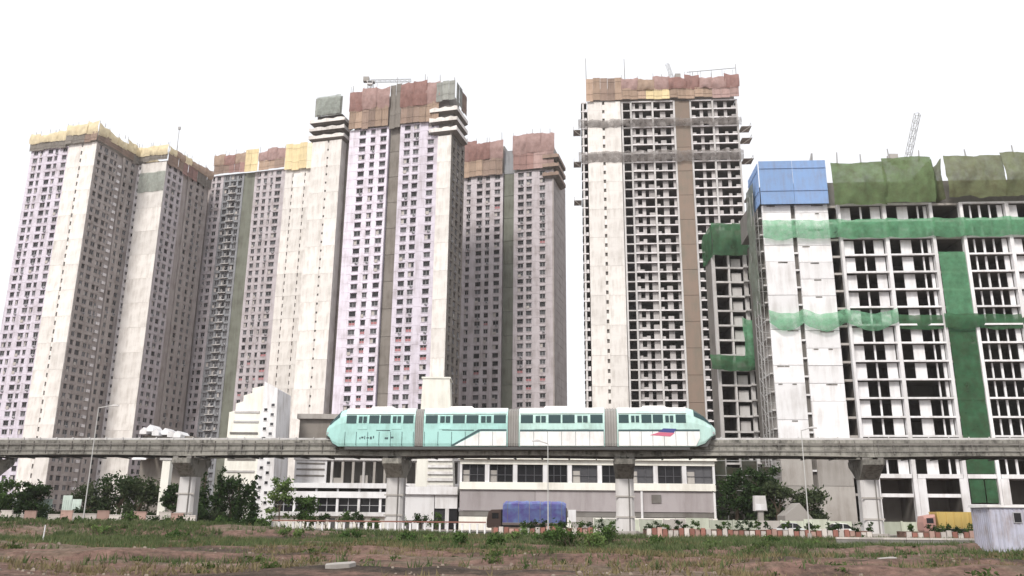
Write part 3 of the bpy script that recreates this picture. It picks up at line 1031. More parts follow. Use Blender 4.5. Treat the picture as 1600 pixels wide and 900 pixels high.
roof_poles(Ft, [(1.6, -1, 138, 146.5), (14.0, -1, 138, 146), (49.5, -1, 139, 143), (36, 0, 138, 141), (26, 0, 138, 140.6)])
mb = MB()
mb.bar((34.0, -.5, 140.8), (49.5, -1, 141.6), .12)
for q in range(5):
    mb.bar((35 + q * 3.4, -.6, 139), (35 + q * 3.4, -.6, 141.2), .08)
mb.build('guard_rail', M['steel'], Ft)
for z in (121, 110, 117, 97):
    for s, n_ in ((50.0, 3.2), (-.4, -2.4)):
        if s < 0 and z == 117: continue
        mb = MB()
        mb.box(min(s, s + n_), max(s, s + n_), -1.0, 3.5, 0, .12)
        mb.bar((s + n_ * .95, -.9, .1), (s + n_ * .95, -.9, 1.3), .07)
        mb.bar((s + n_ * .95, 3.3, .1), (s + n_ * .95, 3.3, 1.3), .07)
        mb.bar((s, -.9, -2.0), (s + n_ * .9, -.9, 0), .09)
        mb.bar((s + n_ * .95, -.9, 1.2), (s + n_ * .95, 3.3, 1.2), .06)
        mb.build('loading_platform', M['concrete'], Ft, (0, 0, z))

# --- tower H: nearest, green nets and a blue screen
Ht = thing('apartment_tower', 'nearest unfinished frame building at the right with blue rooftop screen and green nets', 'tower', (45, 137, 0), R(-4), 'towers under construction')
HF = 3.06
NH = 15
ZH = 9.2
HT = ZH + NH * HF          # 55.1
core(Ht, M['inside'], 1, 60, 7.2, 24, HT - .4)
core(Ht, M['concrete'], -1.0, 9.9, .56, 7.1, HT - .2)
# end wall of cast panels
mbp = {}
for side, (a, b) in enumerate(((-1.3, 3.6), (4.35, 9.95))):
    w = b - a
    z = 11.8
    i = 0
    while z < HT - 1:
        h = random.choice((2.95, 6.0, 3.0, 6.05))
        h = min(h, HT + .1 - z)
        mb = MB()
        mb.box(-w / 2, w / 2, 0, .5, 0, h - .07)
        for q in range(random.choice((0, 1, 2))):
            xx = random.uniform(-w / 2 + .3, w / 2 - 1.6)
            mb.box(xx, xx + random.uniform(.6, 1.6), -.05, -.004, h - .34, h - .13, 1)
        mb.build('wall_panel', [M['white'], M['concrete_dark']], Ht, ((a + b) / 2, random.uniform(-.05, .05), z))
        z += h
    box('wall_panel', M['concrete'], Ht, a + .02, b - .02, -.12, .5, .2, 7.2)
    box('wall_panel', M['concrete'], Ht, a + .02, b - .02, -.02, .5, 7.27, 11.72)
mb = MB()
mb.box(3.62, 4.33, .5, .55, .2, HT, 1)
for k in range(18):
    mb.box(3.63, 4.32, .05, .45, .3 + k * HF, .3 + k * HF + .3, 0)
mb.build('light_slot', [M['white'], M['inside']], Ht)
# frame
for u, w in ((11.75, .45), (19.4, .62), (27.2, .55), (32.3, .55), (39.9, .6), (47.6, .6), (55, .6)):
    column_line(Ht, u, w, .2, HT, M['white'], d0=-.3, d1=.6)
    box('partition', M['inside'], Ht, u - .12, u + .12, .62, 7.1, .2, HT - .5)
frame_bay(Ht, 9.98, 11.48, ZH - 2 * HF, NH + 2, HF, [], M['concrete'], M['concrete'], proud=-.5)
frame_bay(Ht, 12.0, 19.07, ZH, NH, HF, [(12.05, 13.9, 0, 2.6), (15.5, 15.8, 0, 2.7), (17.3, 18.9, 0, 2.7)], M['white'], M['white'], vary=.06, slab_t=.30)
frame_bay(Ht, 19.73, 26.9, ZH, NH, HF, [(21.8, 23.6, 0, 2.7), (25.2, 25.45, 0, 2.7), (26.3, 26.8, 0, 2.7)], M['white'], M['white'], vary=.06, slab_t=.30)
frame_bay(Ht, 32.6, 39.57, ZH, NH, HF, [(34.0, 34.25, 0, 2.7), (35.5, 35.85, 0, 2.7), (37.2, 37.45, 0, 2.7), (38.6, 39.4, 0, 2.7)], M['white'], M['white'], vary=.06, slab_t=.30)
frame_bay(Ht, 40.22, 47.27, ZH, NH, HF, [(40.4, 41.9, 0, 2.65), (44.0, 44.5, 0, 2.65), (46, 47, 0, 2.6)], M['white'], M['white'], vary=.06, slab_t=.30)
frame_bay(Ht, 47.92, 54.67, ZH, NH, HF, [(50, 51.9, 0, 2.65)], M['white'], M['white'], vary=.06, slab_t=.30)
# ground storeys: beams and thick columns
for a, b in ((9.98, 11.48), (12.02, 18.95), (19.85, 26.83), (27.57, 31.93), (32.67, 39.48), (40.32, 47.18), (48.02, 54.58)):
    box('beam', M['white'], Ht, a, b, -.3, 7.0, 8.55, 9.2)
    if a > 12:
        box('beam', M['white'], Ht, a, b, -.1, .4, 5.6, 6.15) if a < 27 else box('beam', M['white'], Ht, a, b, -.1, .4, 3.9, 4.6)
for u, w in ((13.3, 1.0), (20.3, 1.2), (26.6, 1.0), (33.0, 1.2), (40.4, 1.2)):
    column_line(Ht, u, w, .2, 8.5, M['white'], d0=-.55, d1=-.303, name='pier')
core(Ht, M['inside'], 9.98, 56, 6.6, 7.1, 8.5, name='back_wall')
# side facing left, cluttered with scaffold
mb = MB()
for k in range(18):
    mb.box(-1.7, -1.0, 1.0, 7.1, 1 + k * HF, 1.25 + k * HF)
mb.build('ledge', M['concrete_light'], Ht)
for y in (1.5, 3.6, 5.8):
    mb = MB()
    mb.bar((-2.4, y, .2), (-2.4, y, HT + 3), .07)
    mb.bar((-1.8, y, .2), (-1.8, y, HT + 1), .06)
    for k in range(22):
        mb.bar((-2.45, y, 1.5 + k * 2.4), (-1.0, y, 1.5 + k * 2.4), .05)
    mb.build('scaffold_frame', M['steel'], Ht)
mb = MB()
for k in range(22):
    mb.bar((-2.4, 1.3, 2.4 + k * 2.4), (-2.4, 6.2, 2.4 + k * 2.4), .05)
    mb.bar((-2.4, 1.5, 1.5 + k * 2.4), (-2.4, 5.8, 3.9 + k * 2.4), .04)
mb.build('scaffold_brace', M['steel'], Ht)
net('safety_net', Ht, M['net_greygreen'], -6.8, -1.0, 36, 60, d=-.3, bulge=.6, loc=(-2.0, 0), rz=-Q, seed=21, nu=14, nz=24)
# rooftop screens and nets
core(Ht, M['concrete_dark'], -.5, 58, 2.2, 22, HT + 5, z0=HT + .004, name='top_storey')
screens(Ht, -1.6, 10.0, [(HT - .1, HT + 8.0, ['screen_blue'])], proud=1.0, pw=5.8, jit=.03)
screens(Ht, -7, 1.0, [(HT, HT + 7.6, ['screen_blue'])], loc=(-1.6, 0), rz=-Q, proud=.2, pw=4, jit=.03)
net('roof_net', Ht, M['net_olive'], 10.7, 19.6, HT - .6, HT + 7.2, d=-1.4, bulge=1.2, seed=5, nz=16)
net('roof_net', Ht, M['net_olive'], 19.3, 27.6, HT - .4, HT + 7.9, d=-1.6, bulge=1.2, seed=6, nz=16)
net('roof_net', Ht, M['net_olive_brown'], 29.9, 39.6, HT + .4, HT + 8.0, d=-1.5, bulge=1.4, seed=7, nz=16)
net('roof_net', Ht, M['net_olive_brown'], 39.3, 56, HT + .4, HT + 8.6, d=-1.6, bulge=1.4, seed=8, nz=16)
net('roof_net', Ht, M['net_olive_brown'], -12, 1, HT + .4, HT + 7.6, d=-.2, bulge=.6, loc=(29.7, -.5), rz=-Q, seed=10, nz=12)
net('roof_net', Ht, M['net_olive'], -1, 12, HT + .4, HT + 7.6, d=-.2, bulge=.6, loc=(27.6, -.5), rz=Q, seed=12, nz=12)
for i, (a, b) in enumerate(((-1.6, 4.0), (4.0, 11.2), (11.0, 19.5), (19.3, 27.4), (27.0, 32.5), (32.2, 40.0), (39.8, 48), (47.8, 56))):
    net('green_net', Ht, M['net_green_thin' if i < 2 else 'net_green'], a, b, 48.9, 52.2, d=-.75, bulge=.5, seed=30 + i, sag=.35, ragged=.25, nu=24)
    if i < 3:
        net('green_net', Ht, M['net_green_thin'], a, b, 33.9, 36.2, d=-.7, bulge=.5, seed=50 + i, sag=1.5, ragged=.3, nu=24)
    else:
        net('green_net', Ht, M['net_green_dark'], a, b, 32.9, 35.3, d=-.1 if i != 4 else -.6, bulge=.4, seed=50 + i, sag=.2, ragged=.2, nu=24)
for k, (z0_, z1_) in enumerate(((9.3, 21), (20.9, 32.6), (32.5, 46.2))):
    net('strip_net', Ht, M['net_green_dark'] if k < 2 else M['net_green'], 27.6, 31.9, z0_, z1_, d=-.15, bulge=.3, seed=70 + k, nu=14, nz=24, ragged=.1)
for a, b in ((27.7, 29.9), (30.1, 31.8)):
    net('strip_net', Ht, M['net_green_dark'], a, b, 4.8, 8.5, d=-.1, bulge=.2, seed=int(a), ragged=.1)
frame_bay(Ht, 27.57, 31.93, ZH, NH, HF, [], M['concrete'], M['concrete'], proud=-.1)
roof_poles(Ht, [(12, -1, 62, 64.5), (16, -1.2, 62, 64), (21, -1, 62.5, 65), (26, -1, 62.5, 64.6), (34, -1, 63, 64.6), (42, -1, 63, 65.2), (46, -1, 63, 64.8)])
mb = MB()          # short luffing arm above the blue screen
mb.bar((8.2, 3, 62.5), (9.0, 3, 66.2), .28, .12, 4)
mb.bar((8.9, 3, 62.5), (9.1, 3, 66.2), .2, .1, 4)
for q in range(5):
    mb.bar((8.2 + q * .16, 3, 62.8 + q * .74), (8.95 + q * .03, 3, 63.2 + q * .7), .07, .07, 4)
mb.build('hoist_arm', M['steel'], Ht)

# --- tower G: lower block behind H
Gt = thing('apartment_tower', 'half built frame block with dark green netting, squeezed behind the white end wall', 'tower', (41.2, 165, 0), 0, 'towers under construction')
GF = 3.05
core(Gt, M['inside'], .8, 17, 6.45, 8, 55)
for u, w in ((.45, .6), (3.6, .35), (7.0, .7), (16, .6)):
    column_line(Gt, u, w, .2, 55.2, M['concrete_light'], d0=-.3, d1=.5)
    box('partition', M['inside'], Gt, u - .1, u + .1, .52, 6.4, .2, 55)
frame_bay(Gt, .78, 6.62, .3, 18, GF, [(4.2, 6.2, 0, 2.0)], M['concrete_light'], M['concrete_light'], vary=.1)
frame_bay(Gt, 7.4, 15.6, .3, 18, GF, [(8, 9.6, 0, 2.4), (12, 14, 0, 2.6)], M['concrete_light'], M['concrete_light'], vary=.3)
for k in range(2, 18, 1):
    box('ledge', M['concrete_light'], Gt, 6.4, 8.6, -1.3, -.36, .3 + k * GF - .3, .3 + k * GF - .02)
for i, (a, b) in enumerate(((.0, 4.6), (4.4, 8.4))):
    net('safety_net', Gt, M['net_green_dark'], a, b, 54.2, 61.2, d=-1.6, bulge=1.2, seed=80 + i, nz=14)
net('safety_net', Gt, M['net_green_dark'], -7, 1.6, 54.2, 61.0, d=.2, bulge=.6, loc=(0, 0), rz=-Q, seed=83)
core(Gt, M['concrete_dark'], .4, 8.2, .5, 6, 60.4, z0=55.004, name='top_storey')
net('safety_net', Gt, M['net_green'], 5.2, 10.4, 31.6, 41, d=-1.6, bulge=1.2, seed=85, nz=14, sag=.8)
net('safety_net', Gt, M['net_green_dark'], -1.6, 9.6, 30.6, 33.6, d=-2.2, bulge=1.2, seed=86, lean=-.8, sag=.5)
mb = MB()
for k in range(12):
    mb.bar((8.6, -1.8, 3 + k * 2.4), (11.5, -1.8, 3 + k * 2.4), .06)
    mb.bar((8.6 + (k % 2) * 2.9, -1.8, 3 + k * 2.4), (11.5 - (k % 2) * 2.9, -1.8, 5.4 + k * 2.4), .05)
for x in (8.6, 10, 11.5):
    mb.bar((x, -1.8, .2), (x, -1.8, 33), .07)
mb.build('scaffold_frame', M['steel'], Gt)


# ================================================================ cranes on the roofs
def lattice(mb, p0, p1, w, n, r=.06):
    p0, p1 = Vector(p0), Vector(p1)
    d = (p1 - p0)
    a = d.normalized().orthogonal().normalized() * w / 2
    b = d.normalized().cross(a)
    cs = [a + b, a - b, -a - b, -a + b]
    for c in cs:
        mb.bar(p0 + c, p1 + c, r, r, 4)
    for k in range(n):
        q0, q1 = p0 + d * (k / n), p0 + d * ((k + 1) / n)
        for i in range(4):
            mb.bar(q0 + cs[i], q1 + cs[(i + 1) % 4], r * .7, r * .7, 4)
            mb.bar(q1 + cs[i], q1 + cs[(i + 1) % 4], r * .7, r * .7, 4)


def crane(label, loc, mast_h, jib_from, jib_to, cab=True, counter=None):
    t = thing('tower_crane', label, 'crane', loc, 0, 'cranes on the tower roofs')
    mb = MB()
    lattice(mb, (0, 0, 0), (0, 0, mast_h), 1.5, max(2, int(mast_h / 1.6)))
    mb.build('mast', M['steel'], t)
    mb = MB()
    lattice(mb, jib_from, jib_to, .9, max(3, int((Vector(jib_to) - Vector(jib_from)).length / 1.6)), .055)
    mb.build('jib', M['steel'], t)
    if cab:
        mb = MB()
        mb.hexa([(-.9, -1.9, mast_h - 1.6), (.9, -1.9, mast_h - 1.6), (.9, -.8, mast_h - 1.6), (-.9, -.8, mast_h - 1.6),
                 (-.9, -1.7, mast_h), (.9, -1.7, mast_h), (.9, -.8, mast_h), (-.9, -.8, mast_h)])
        c = mb.build('cab', M['concrete_light'], t)
        box('window', M['glass'], c, -.7, .7, -1.96, -1.88, mast_h - .9, mast_h - .25)
    mb = MB()
    mb.box(-1.4, 1.4, -.9, .9, mast_h + .01, mast_h + .4)
    mb.build('slewing_platform', M['steel'], t)
    if counter:
        mb = MB()
        mb.box(*counter)
        mb.build('counterweight', M['concrete'], t)
    return t


crane('crane with its jib folded upright on the bare frame tower with the brown strip', (53.5, 252, 136.5), 7.5, (0, 0, 7.9), (-1.6, 0, 13.5), counter=(.8, 2.6, -.8, .8, 7.95, 9.6))
crane('crane with a thin level jib over the red brown screens of the tallest pale tower', (-50, 262, 139), 8.6, (0, 0, 9.2), (14, 0, 9.6), counter=(-2.6, -.6, -.8, .8, 8.9, 10.6))
crane('crane with a steeply raised jib above the olive nets of the nearest frame building', (76.0, 151, 60), 9.6, (1.4, 0, 10.0), (4.6, 0, 20.2), counter=(-2.2, -.6, -.7, .7, 10.02, 11.3))
tt = thing('roof_beacon_mast', 'small thin mast with a lamp standing on the roof behind the second tower', 'mast', (-131.5, 300, 132), 0)
mb = MB(); mb.bar((0, 0, 0), (0, 0, 15.5), .16, .1); mb.build('pole', M['steel'], tt)
mb = MB(); mb.box(-.45, .45, -.3, .3, 15.5, 16.6); mb.build('lamp', M['steel'], tt)

# ================================================================ low buildings
# --- long building with a band of big openings, behind the train
K = thing('low_building', 'long low grey building with a white framed band of big dark windows behind the train', 'building', (-7.4, 125, 0), 0)
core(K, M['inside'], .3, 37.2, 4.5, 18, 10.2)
box('roof', M['offwhite'], K, -.3, 37.7, -.7, 18, 10.25, 10.8)
box('fascia', M['offwhite'], K, 0, 37.4, -.25, 4.4, 9.55, 10.24)
box('floor_band', M['offwhite'], K, 0, 37.4, -.3, 4.4, 5.95, 7.0)
for a, b in ((.05, 11), (11.06, 24.1), (24.16, 26.5), (26.56, 37.3)):
    box('wall_panel', M['greywall'], K, a, b, 0, .4, 2.95, 5.9)
box('base_band', M['concrete_dark'], K, 0, 37.4, .1, .4, 2.2, 2.9)
box('plinth', M['offwhite'], K, 0, 37.4, -.3, 4, .2, 2.1)
ed = [0.0, 4.0, 8.1, 12.5, 16.1, 20.5, 24.6, 28.7, 32.9, 37.4]
for u in ed:
    box('pillar', M['white'], K, max(0, u - .32), min(37.4, u + .32), -.2, .5, 7.003, 9.547)
for a, b in zip(ed[:-1], ed[1:]):
    w = b - a - .66
    mb = MB()
    mb.quad((-w / 2, .25, 0), (w / 2, .25, 0), (w / 2, .25, 2.54), (-w / 2, .25, 2.54), 1)
    for x in (-w / 2 + .06, -w / 6, w / 6, w / 2 - .06):
        mb.box(x - .05, x + .05, .15, .24, 0, 2.54, 0)
    mb.box(-w / 2, w / 2, .12, .149, 1.0, 1.08, 0)
    if random.random() < .5:
        mb.quad((-w / 2 + .1, .22, .05), (-w / 6, .22, .05), (-w / 6, .22, 1.7), (-w / 2 + .1, .22, 1.7), 2)
    mb.build('window', [M['frame_dark'], M['glass'], M['concrete']], K, ((a + b) / 2, 0, 7.0))
for u in (24.2, 24.9, 26.4, 37.0):
    box('downpipe', M['white'], K, u, u + .3, -.2, -.01, 2.12, 5.94)
box('wall_vent', M['concrete_dark'], K, 28.0, 29.4, -.12, -.01, 4.2, 5.4)
for a in (9.5, 17.0, 21.2, 26, 30.5, 34.5):
    mb = MB()
    mb.box(a, a + 2.2, -.42, -.301, .9, 2.0)
    mb.build('panel', M['greywall'], K)

# --- tapering vent shaft building
L_ = thing('tapered_shaft', 'cream tapering shaft block with horizontal louvres, its blank top showing above the train', 'building', (-16.8, 150, 0), 0)
mb = MB()
mb.hexa([(-.1, 0, .2), (7.2, 0, .2), (7.2, 6, .2), (-.1, 6, .2), (.7, .6, 26.2), (5.6, .6, 26.2), (5.6, 5.4, 26.2), (.7, 5.4, 26.2)])
mb.build('wall', M['offwhite'], L_)
for k in range(8):
    z = 3.4 + k * 1.15
    t_ = (z - .2) / 26
    mb = MB()
    mb.hexa([(2.2, -.28 + .6 * t_, 0), (7.2 - 1.6 * t_, -.28 + .6 * t_, 0), (7.2 - 1.6 * t_, .6 * t_ - .02, .0), (2.2, .6 * t_ - .02, .0),
             (2.2, -.05 + .6 * t_, .5), (7.2 - 1.6 * t_, -.05 + .6 * t_, .5), (7.2 - 1.6 * t_, .6 * t_ - .01, .5), (2.2, .6 * t_ - .01, .5)])
    mb.build('louvre', M['concrete_light'], L_, (0, 0, z))
box('roof_slab', M['offwhite'], L_, .5, 5.8, .45, 5.55, 26.21, 26.5)

# --- white stepped building with dotted windows
Mb = thing('white_building', 'white block with a stepped roof, thin louvre lines and scattered small square windows', 'building', (-52.2, 155, 0), 0)
mb = MB()
stp = [(0, .2), (0, 20.3), (1.1, 20.6), (1.1, 21.9), (2.4, 22.3), (2.4, 23.4), (3.9, 23.9), (3.9, 24.8), (6.2, 25.3)]
mb.poly([(x, 0, z) for x, z in reversed(stp)] + [(0, 0, .2), (6.2, 0, .2)][1:])
mb.poly([(6.2, 10, .2)] + [(x, 10, z) for x, z in stp])
for a, b in zip(stp[:-1], stp[1:]):
    mb.quad((a[0], 0, a[1]), (b[0], 0, b[1]), (b[0], 10, b[1]), (a[0], 10, a[1]))
mb.build('wall', M['offwhite'], Mb)
for z in (4.5, 7.0, 9.4, 11.6, 14.0, 16.3, 18.4, 20.2):
    box('louvre', M['concrete_light'] if z not in (11.6, 16.3, 4.5) else M['concrete_dark'], Mb, .5 if z < 18 else 1.0, 5.6, -.16, -.004, z, z + .35)
mb = MB()
mb.hexa([(6.204, -.6, .2), (9.6, -.6, .2), (9.6, 9, .2), (6.204, 9, .2), (6.204, -.6, 26.0), (8.8, -.6, 24.6), (8.8, 9, 24.6), (6.204, 9, 26.0)])
wl = mb.build('wing', M['white'], Mb)
for k in range(11):
    for q, x in enumerate((6.6, 7.8)):
        z = 3.0 + k * 1.75 + q * .85
        mb = MB()
        mb.box(0, .55, -.66, -.603, 0, .5, 1)
        mb.box(-.08, .63, -.7, -.602, -.1, -.002, 0)
        mb.build('small_window', [M['white'], M['glass']], wl, (x + random.uniform(0, .15), 0, z))

# --- podium deck under the towers
N_ = thing('podium', 'long parking podium with dark open decks and thin columns below the monorail, left of centre', 'building', (-42, 165, 0), 0)
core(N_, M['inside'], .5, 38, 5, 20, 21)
box('top_wall', M['taupe'], N_, .4, 11.6, .3, 4.9, 13.4, 20.2)
box('roof', M['concrete'], N_, 0, 12.2, -.5, 20, 20.25, 21.2)
for z in (13.0, 8.0, 3.6):
    box('slab', M['concrete_light'] if z > 10 else M['white'], N_, 0, 40, -.5, 4.9, z - .7, z)
box('wall_panel', M['white'], N_, .2, 6.4, -.2, .2, 8.01, 12.28)
for z in (9.2, 10.4, 11.5):
    box('louvre', M['concrete_dark'], N_, .6, 6.0, -.32, -.21, z, z + .3)
for k in range(16):
    u = 7.2 + k * 2.05
    box('column', M['concrete'] if k % 3 else M['concrete_light'], N_, u, u + .45, -.2, .4, 8.01, 12.28)
for k in range(6):
    if k not in (3,):
        box('infill_wall', M['concrete'], N_, 7.7 + k * 5.2, 9.2 + k * 5.2, .1, .3, 8.01, 9.0 + .5 * (k % 3))

# --- white two-storey strip building
O_ = thing('strip_building', 'low white two storey strip building with long dark window bands left of the grey building', 'building', (-35.2, 127, 0), 0)
core(O_, M['inside'], .3, 27, 2.5, 10, 6.4)
box('roof', M['white'], O_, -.3, 19, -.6, 10, 6.0, 6.7)
box('roof', M['white'], O_, 19.1, 27.4, -.6, 10, 5.2, 6.3)
box('balcony_wall', M['white'], O_, 0, 19, -.4, .2, 4.6, 5.5)
for u in [k * 3.17 for k in range(7)]:
    box('post', M['white'], O_, u, u + .35, -.2, .3, 2.6, 4.597)
    box('post', M['white'], O_, u, u + .25, -.1, .3, 5.503, 5.997)
box('floor_band', M['white'], O_, 0, 19, -.5, 2.4, 2.0, 2.6)
for k in range(6):
    a = .4 + k * 3.17
    mb = MB()
    mb.quad((a, .22, 2.61), (a + 2.75, .22, 2.61), (a + 2.75, .22, 4.59), (a, .22, 4.59), 1)
    mb.box(a + 1.3, a + 1.4, .12, .2, 2.62, 4.58, 0)
    mb.box(a, a + 2.75, .1, .118, 3.5, 3.58, 0)
    mb.build('window', [M['frame'], M['glass']], O_)
box('lower_wall', M['offwhite'], O_, 0, 19, 0, .3, .2, 1.99)
for k in range(5):
    box('door', M['steel_dark'], O_, 8.6 + k * 2.1, 9.5 + k * 2.1, -.08, -.01, .3, 1.7)
box('lower_wall', M['white'], O_, 19.1, 24.0, -.2, .3, .2, 5.19)
box('gate_wall', M['white'], O_, 24.1, 27.4, -.2, .3, 3.2, 5.19)
box('gate_opening', M['glass'], O_, 24.1, 25.6, .1, .3, .2, 3.19)
box('post', M['white'], O_, 25.65, 26.2, -.2, .3, .2, 3.19)
box('gate_opening', M['glass'], O_, 26.25, 27.4, .1, .3, .2, 3.19)
for x in (20, 21.6):
    box('door', M['steel_dark'], O_, x, x + .8, -.28, -.21, .3, 1.5)

# --- site office roofs beside the left pier
S_ = thing('site_office', 'cluster of white pitched sheet roofs on a grey block behind the beam at the left', 'building', (-61.5, 140, 0), 0)
core(S_, M['taupe'], .3, 8.6, .5, 9, 14.6)
for k in range(6):
    mb = MB()
    x0, x1, z = k * 1.2, k * 1.2 + 1.15, (15.3, 15.7, 15.0, 15.2, 14.8, 14.7)[k]
    xm = (x0 + x1) / 2
    mb.loft([[(x0, y, z), (xm, y, z + .6), (x1, y, z), (x1, y, z - .5), (x0, y, z - .5)] for y in (-.6 - .4 * (k % 3), 3.0)])
    mb.build('roof', M['white'], S_)
for k in range(3):
    mb = MB()
    z = 10.5 + .5 * (k % 2)
    mb.hexa([(k * 2.5, -2.2, z), (k * 2.5 + 2.3, -2.2, z), (k * 2.5 + 2.3, .45, z + .9), (k * 2.5, .45, z + .9),
             (k * 2.5, -2.2, z + .2), (k * 2.5 + 2.3, -2.2, z + .2), (k * 2.5 + 2.3, .45, z + 1.1), (k * 2.5, .45, z + 1.1)])
    mb.build('awning', M['white'], S_)
for k in range(4):
    mb = MB()
    window_mb(mb, 1.2, 1.2, 1)
    mb.build('window', win_mats(M['white']), S_, (1.2 + k * 2.1, .5, 12.6))

# --- boundary walls and hoardings
M['mint_wall'] = paint('pale_green_wall', (.47, .50, .42), dirt=.7, vary=.15)
bw = thing('boundary_wall', 'pale green boundary wall of flat panels along the far pavement', 'wall', (0, 0, 0))
pm = None
for k in range(17):
    x = 9.6 + k * 3.0
    mb = MB()
    mb.box(-1.48, 1.48, 0, .15, 0, 1.7 + (.25 if k % 5 == 0 else 0))
    mb.box(-1.48, -1.25, -.08, -.004, 0, 1.8)
    mb.build('panel', [M['mint_wall'] if k % 4 else M['concrete']], bw, (x, line_y(x, 20.8), ROAD_Z), BA)
hd = thing('hoarding', 'pale green sheet hoarding standing between the trees at the far left', 'hoarding', (0, 0, 0))
M['mint'] = paint('mint_sheet', (.60, .70, .65), dirt=.4, vary=.12)
for k in range(9):
    x = -71 + k * 1.35
    if k in (3, 6): continue
    mb = MB()
    mb.box(-.64, .64, 0, .08, 0, 4.6 - .5 * (k % 3))
    for q in range(4):
        mb.box(-.5 + q * .3, -.4 + q * .3, -.05, -.003, .1, 4.0 - .5 * (k % 3))
    mb.build('sheet', M['mint'], hd, (x, 119.5 - .1 * x * 0, ROAD_Z + .14), 0)
cc = thing('concrete_column', 'slim pale column with a small cap beside the left monorail pier', 'column', (-48.4, 120, 0))
mb = MB(); mb.box(-.55, .55, -.5, .5, .2, 9.4); mb.build('shaft', M['offwhite'], cc)
mb = MB(); mb.box(-.95, .75, -.6, .6, 9.41, 9.9); mb.build('cap', M['concrete_light'], cc)
kb = thing('kiosk', 'small pale kiosk box on a post in the dark gap beside the grey building', 'kiosk', (34.0, 117, 0))
mb = MB(); mb.box(-.35, .35, -.3, .3, .2, 3.2); mb.build('post', M['concrete'], kb)
mb = MB(); mb.hexa([(-.85, -.5, 3.2), (.85, -.5, 3.2), (.85, .5, 3.2), (-.85, .5, 3.2), (-.75, -.5, 5.2), (.7, -.5, 5.2), (.7, .5, 5.2), (-.75, .5, 5.2)]); mb.build('box', M['concrete_light'], kb)
box('panel', M['white'], kb, -.7, .75, -.56, -.51, 3.3, 4.1)
tn = thing('tent', 'grey pitched tent roof at the foot of the grey base wall', 'tent', (39.4, 119, 0))
mb = MB()
mb.poly([(-1.9, -1.5, .2), (1.9, -1.5, .2), (1.9, -1.5, 2.2), (.2, -1.5, 4.3), (-1.9, -1.5, 2.6)])
mb.quad((-1.9, -1.5, 2.6), (.2, -1.5, 4.3), (.2, 2, 4.3), (-1.9, 2, 2.6))
mb.quad((.2, -1.5, 4.3), (1.9, -1.5, 2.2), (1.9, 2, 2.2), (.2, 2, 4.3))
mb.quad((-1.9, -1.5, .2), (-1.9, -1.5, 2.6), (-1.9, 2, 2.6), (-1.9, 2, .2))
mb.build('cover', M['concrete'], tn)
box('opening', M['steel_dark'], tn, -.5, .5, -1.56, -1.51, .2, 1.7)
sg = thing('sign_board', 'small blank white board on two legs just right of the blue truck', 'sign', (8.1, 112.5, 0))
box('board', M['white'], sg, -.5, .5, -.05, .05, 1.6, 3.1)
for x in (-.35, .35):
    box('leg', M['steel'], sg, x - .04, x + .04, -.04, .04, .2, 1.59)

# ================================================================ monorail
def pier(x, label):
    t = thing('monorail_pier', label, 'pier', (x, line_y(x, 2.2), 0), BA, 'piers carrying the monorail')
    mb = MB()
    prof = lambda w, d, z: [(-w, -d + .3, z), (-w + .3, -d, z), (w - .3, -d, z), (w, -d + .3, z), (w, d - .3, z), (w - .3, d, z), (-w + .3, d, z), (-w, d - .3, z)]
    mb.loft([prof(1.05, .95, ROAD_Z - .3), prof(1.0, .9, 3.0), prof(1.0, .9, 6.4)])
    mb.build('shaft', M['concrete_light'], t)
    mb = MB()
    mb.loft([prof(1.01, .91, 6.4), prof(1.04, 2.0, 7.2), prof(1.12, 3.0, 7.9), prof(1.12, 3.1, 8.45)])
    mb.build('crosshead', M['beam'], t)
    for y in (-2.2, 2.2):
        for q in (-.8, .8):
            box('bearing', M['concrete_dark'], t, q - .3, q + .3, y - .35, y + .35, 8.454, 8.70)
    for z in (2.2, 4.4):
        box('cable_clamp', M['concrete'], t, -1.1, 1.1, -1.0, -.95, z, z + .18)
    mb = MB()
    mb.bar((.45, -.98, .3), (.45, -1.02, 7.3), .07)
    mb.build('drain_pipe', M['concrete_dark'], t)
    mb = MB()
    mb.loft([prof(1.5, 1.4, ROAD_Z - .2), prof(1.4, 1.3, ROAD_Z + .55)])
    mb.build('base', M['concrete'], t)
    return t


PX = [-63.3, -37.85, -13.14, 12.82, 39.09, 65.2]
PL = ['monorail pier cut by the left edge of the picture', 'monorail pier beside the slim pale column at the left',
      'monorail pier in front of the low white strip building', 'monorail pier in front of the long grey building',
      'monorail pier before the white columns of the nearest frame building', 'monorail pier beyond the right edge']
for x, l in zip(PX[:5], PL): pier(x, l)

ZB0, ZB1 = 8.70, 10.55
bm = thing('monorail_track', 'twin concrete guide beams of the elevated monorail crossing the whole picture', 'track', (0, 95, 0), BA)
px_l = [(x / math.cos(BA)) for x in [-88.6] + PX + [90]]
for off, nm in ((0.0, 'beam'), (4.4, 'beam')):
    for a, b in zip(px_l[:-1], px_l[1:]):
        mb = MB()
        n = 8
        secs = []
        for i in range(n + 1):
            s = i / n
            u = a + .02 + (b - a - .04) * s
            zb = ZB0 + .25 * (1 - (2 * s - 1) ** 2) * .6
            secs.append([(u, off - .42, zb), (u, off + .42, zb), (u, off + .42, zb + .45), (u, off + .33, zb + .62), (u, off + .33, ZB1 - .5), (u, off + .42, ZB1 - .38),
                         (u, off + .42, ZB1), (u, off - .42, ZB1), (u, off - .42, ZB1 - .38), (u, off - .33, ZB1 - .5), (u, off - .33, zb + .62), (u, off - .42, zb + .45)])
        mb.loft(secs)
        mb.build(nm, M['beam'], bm)
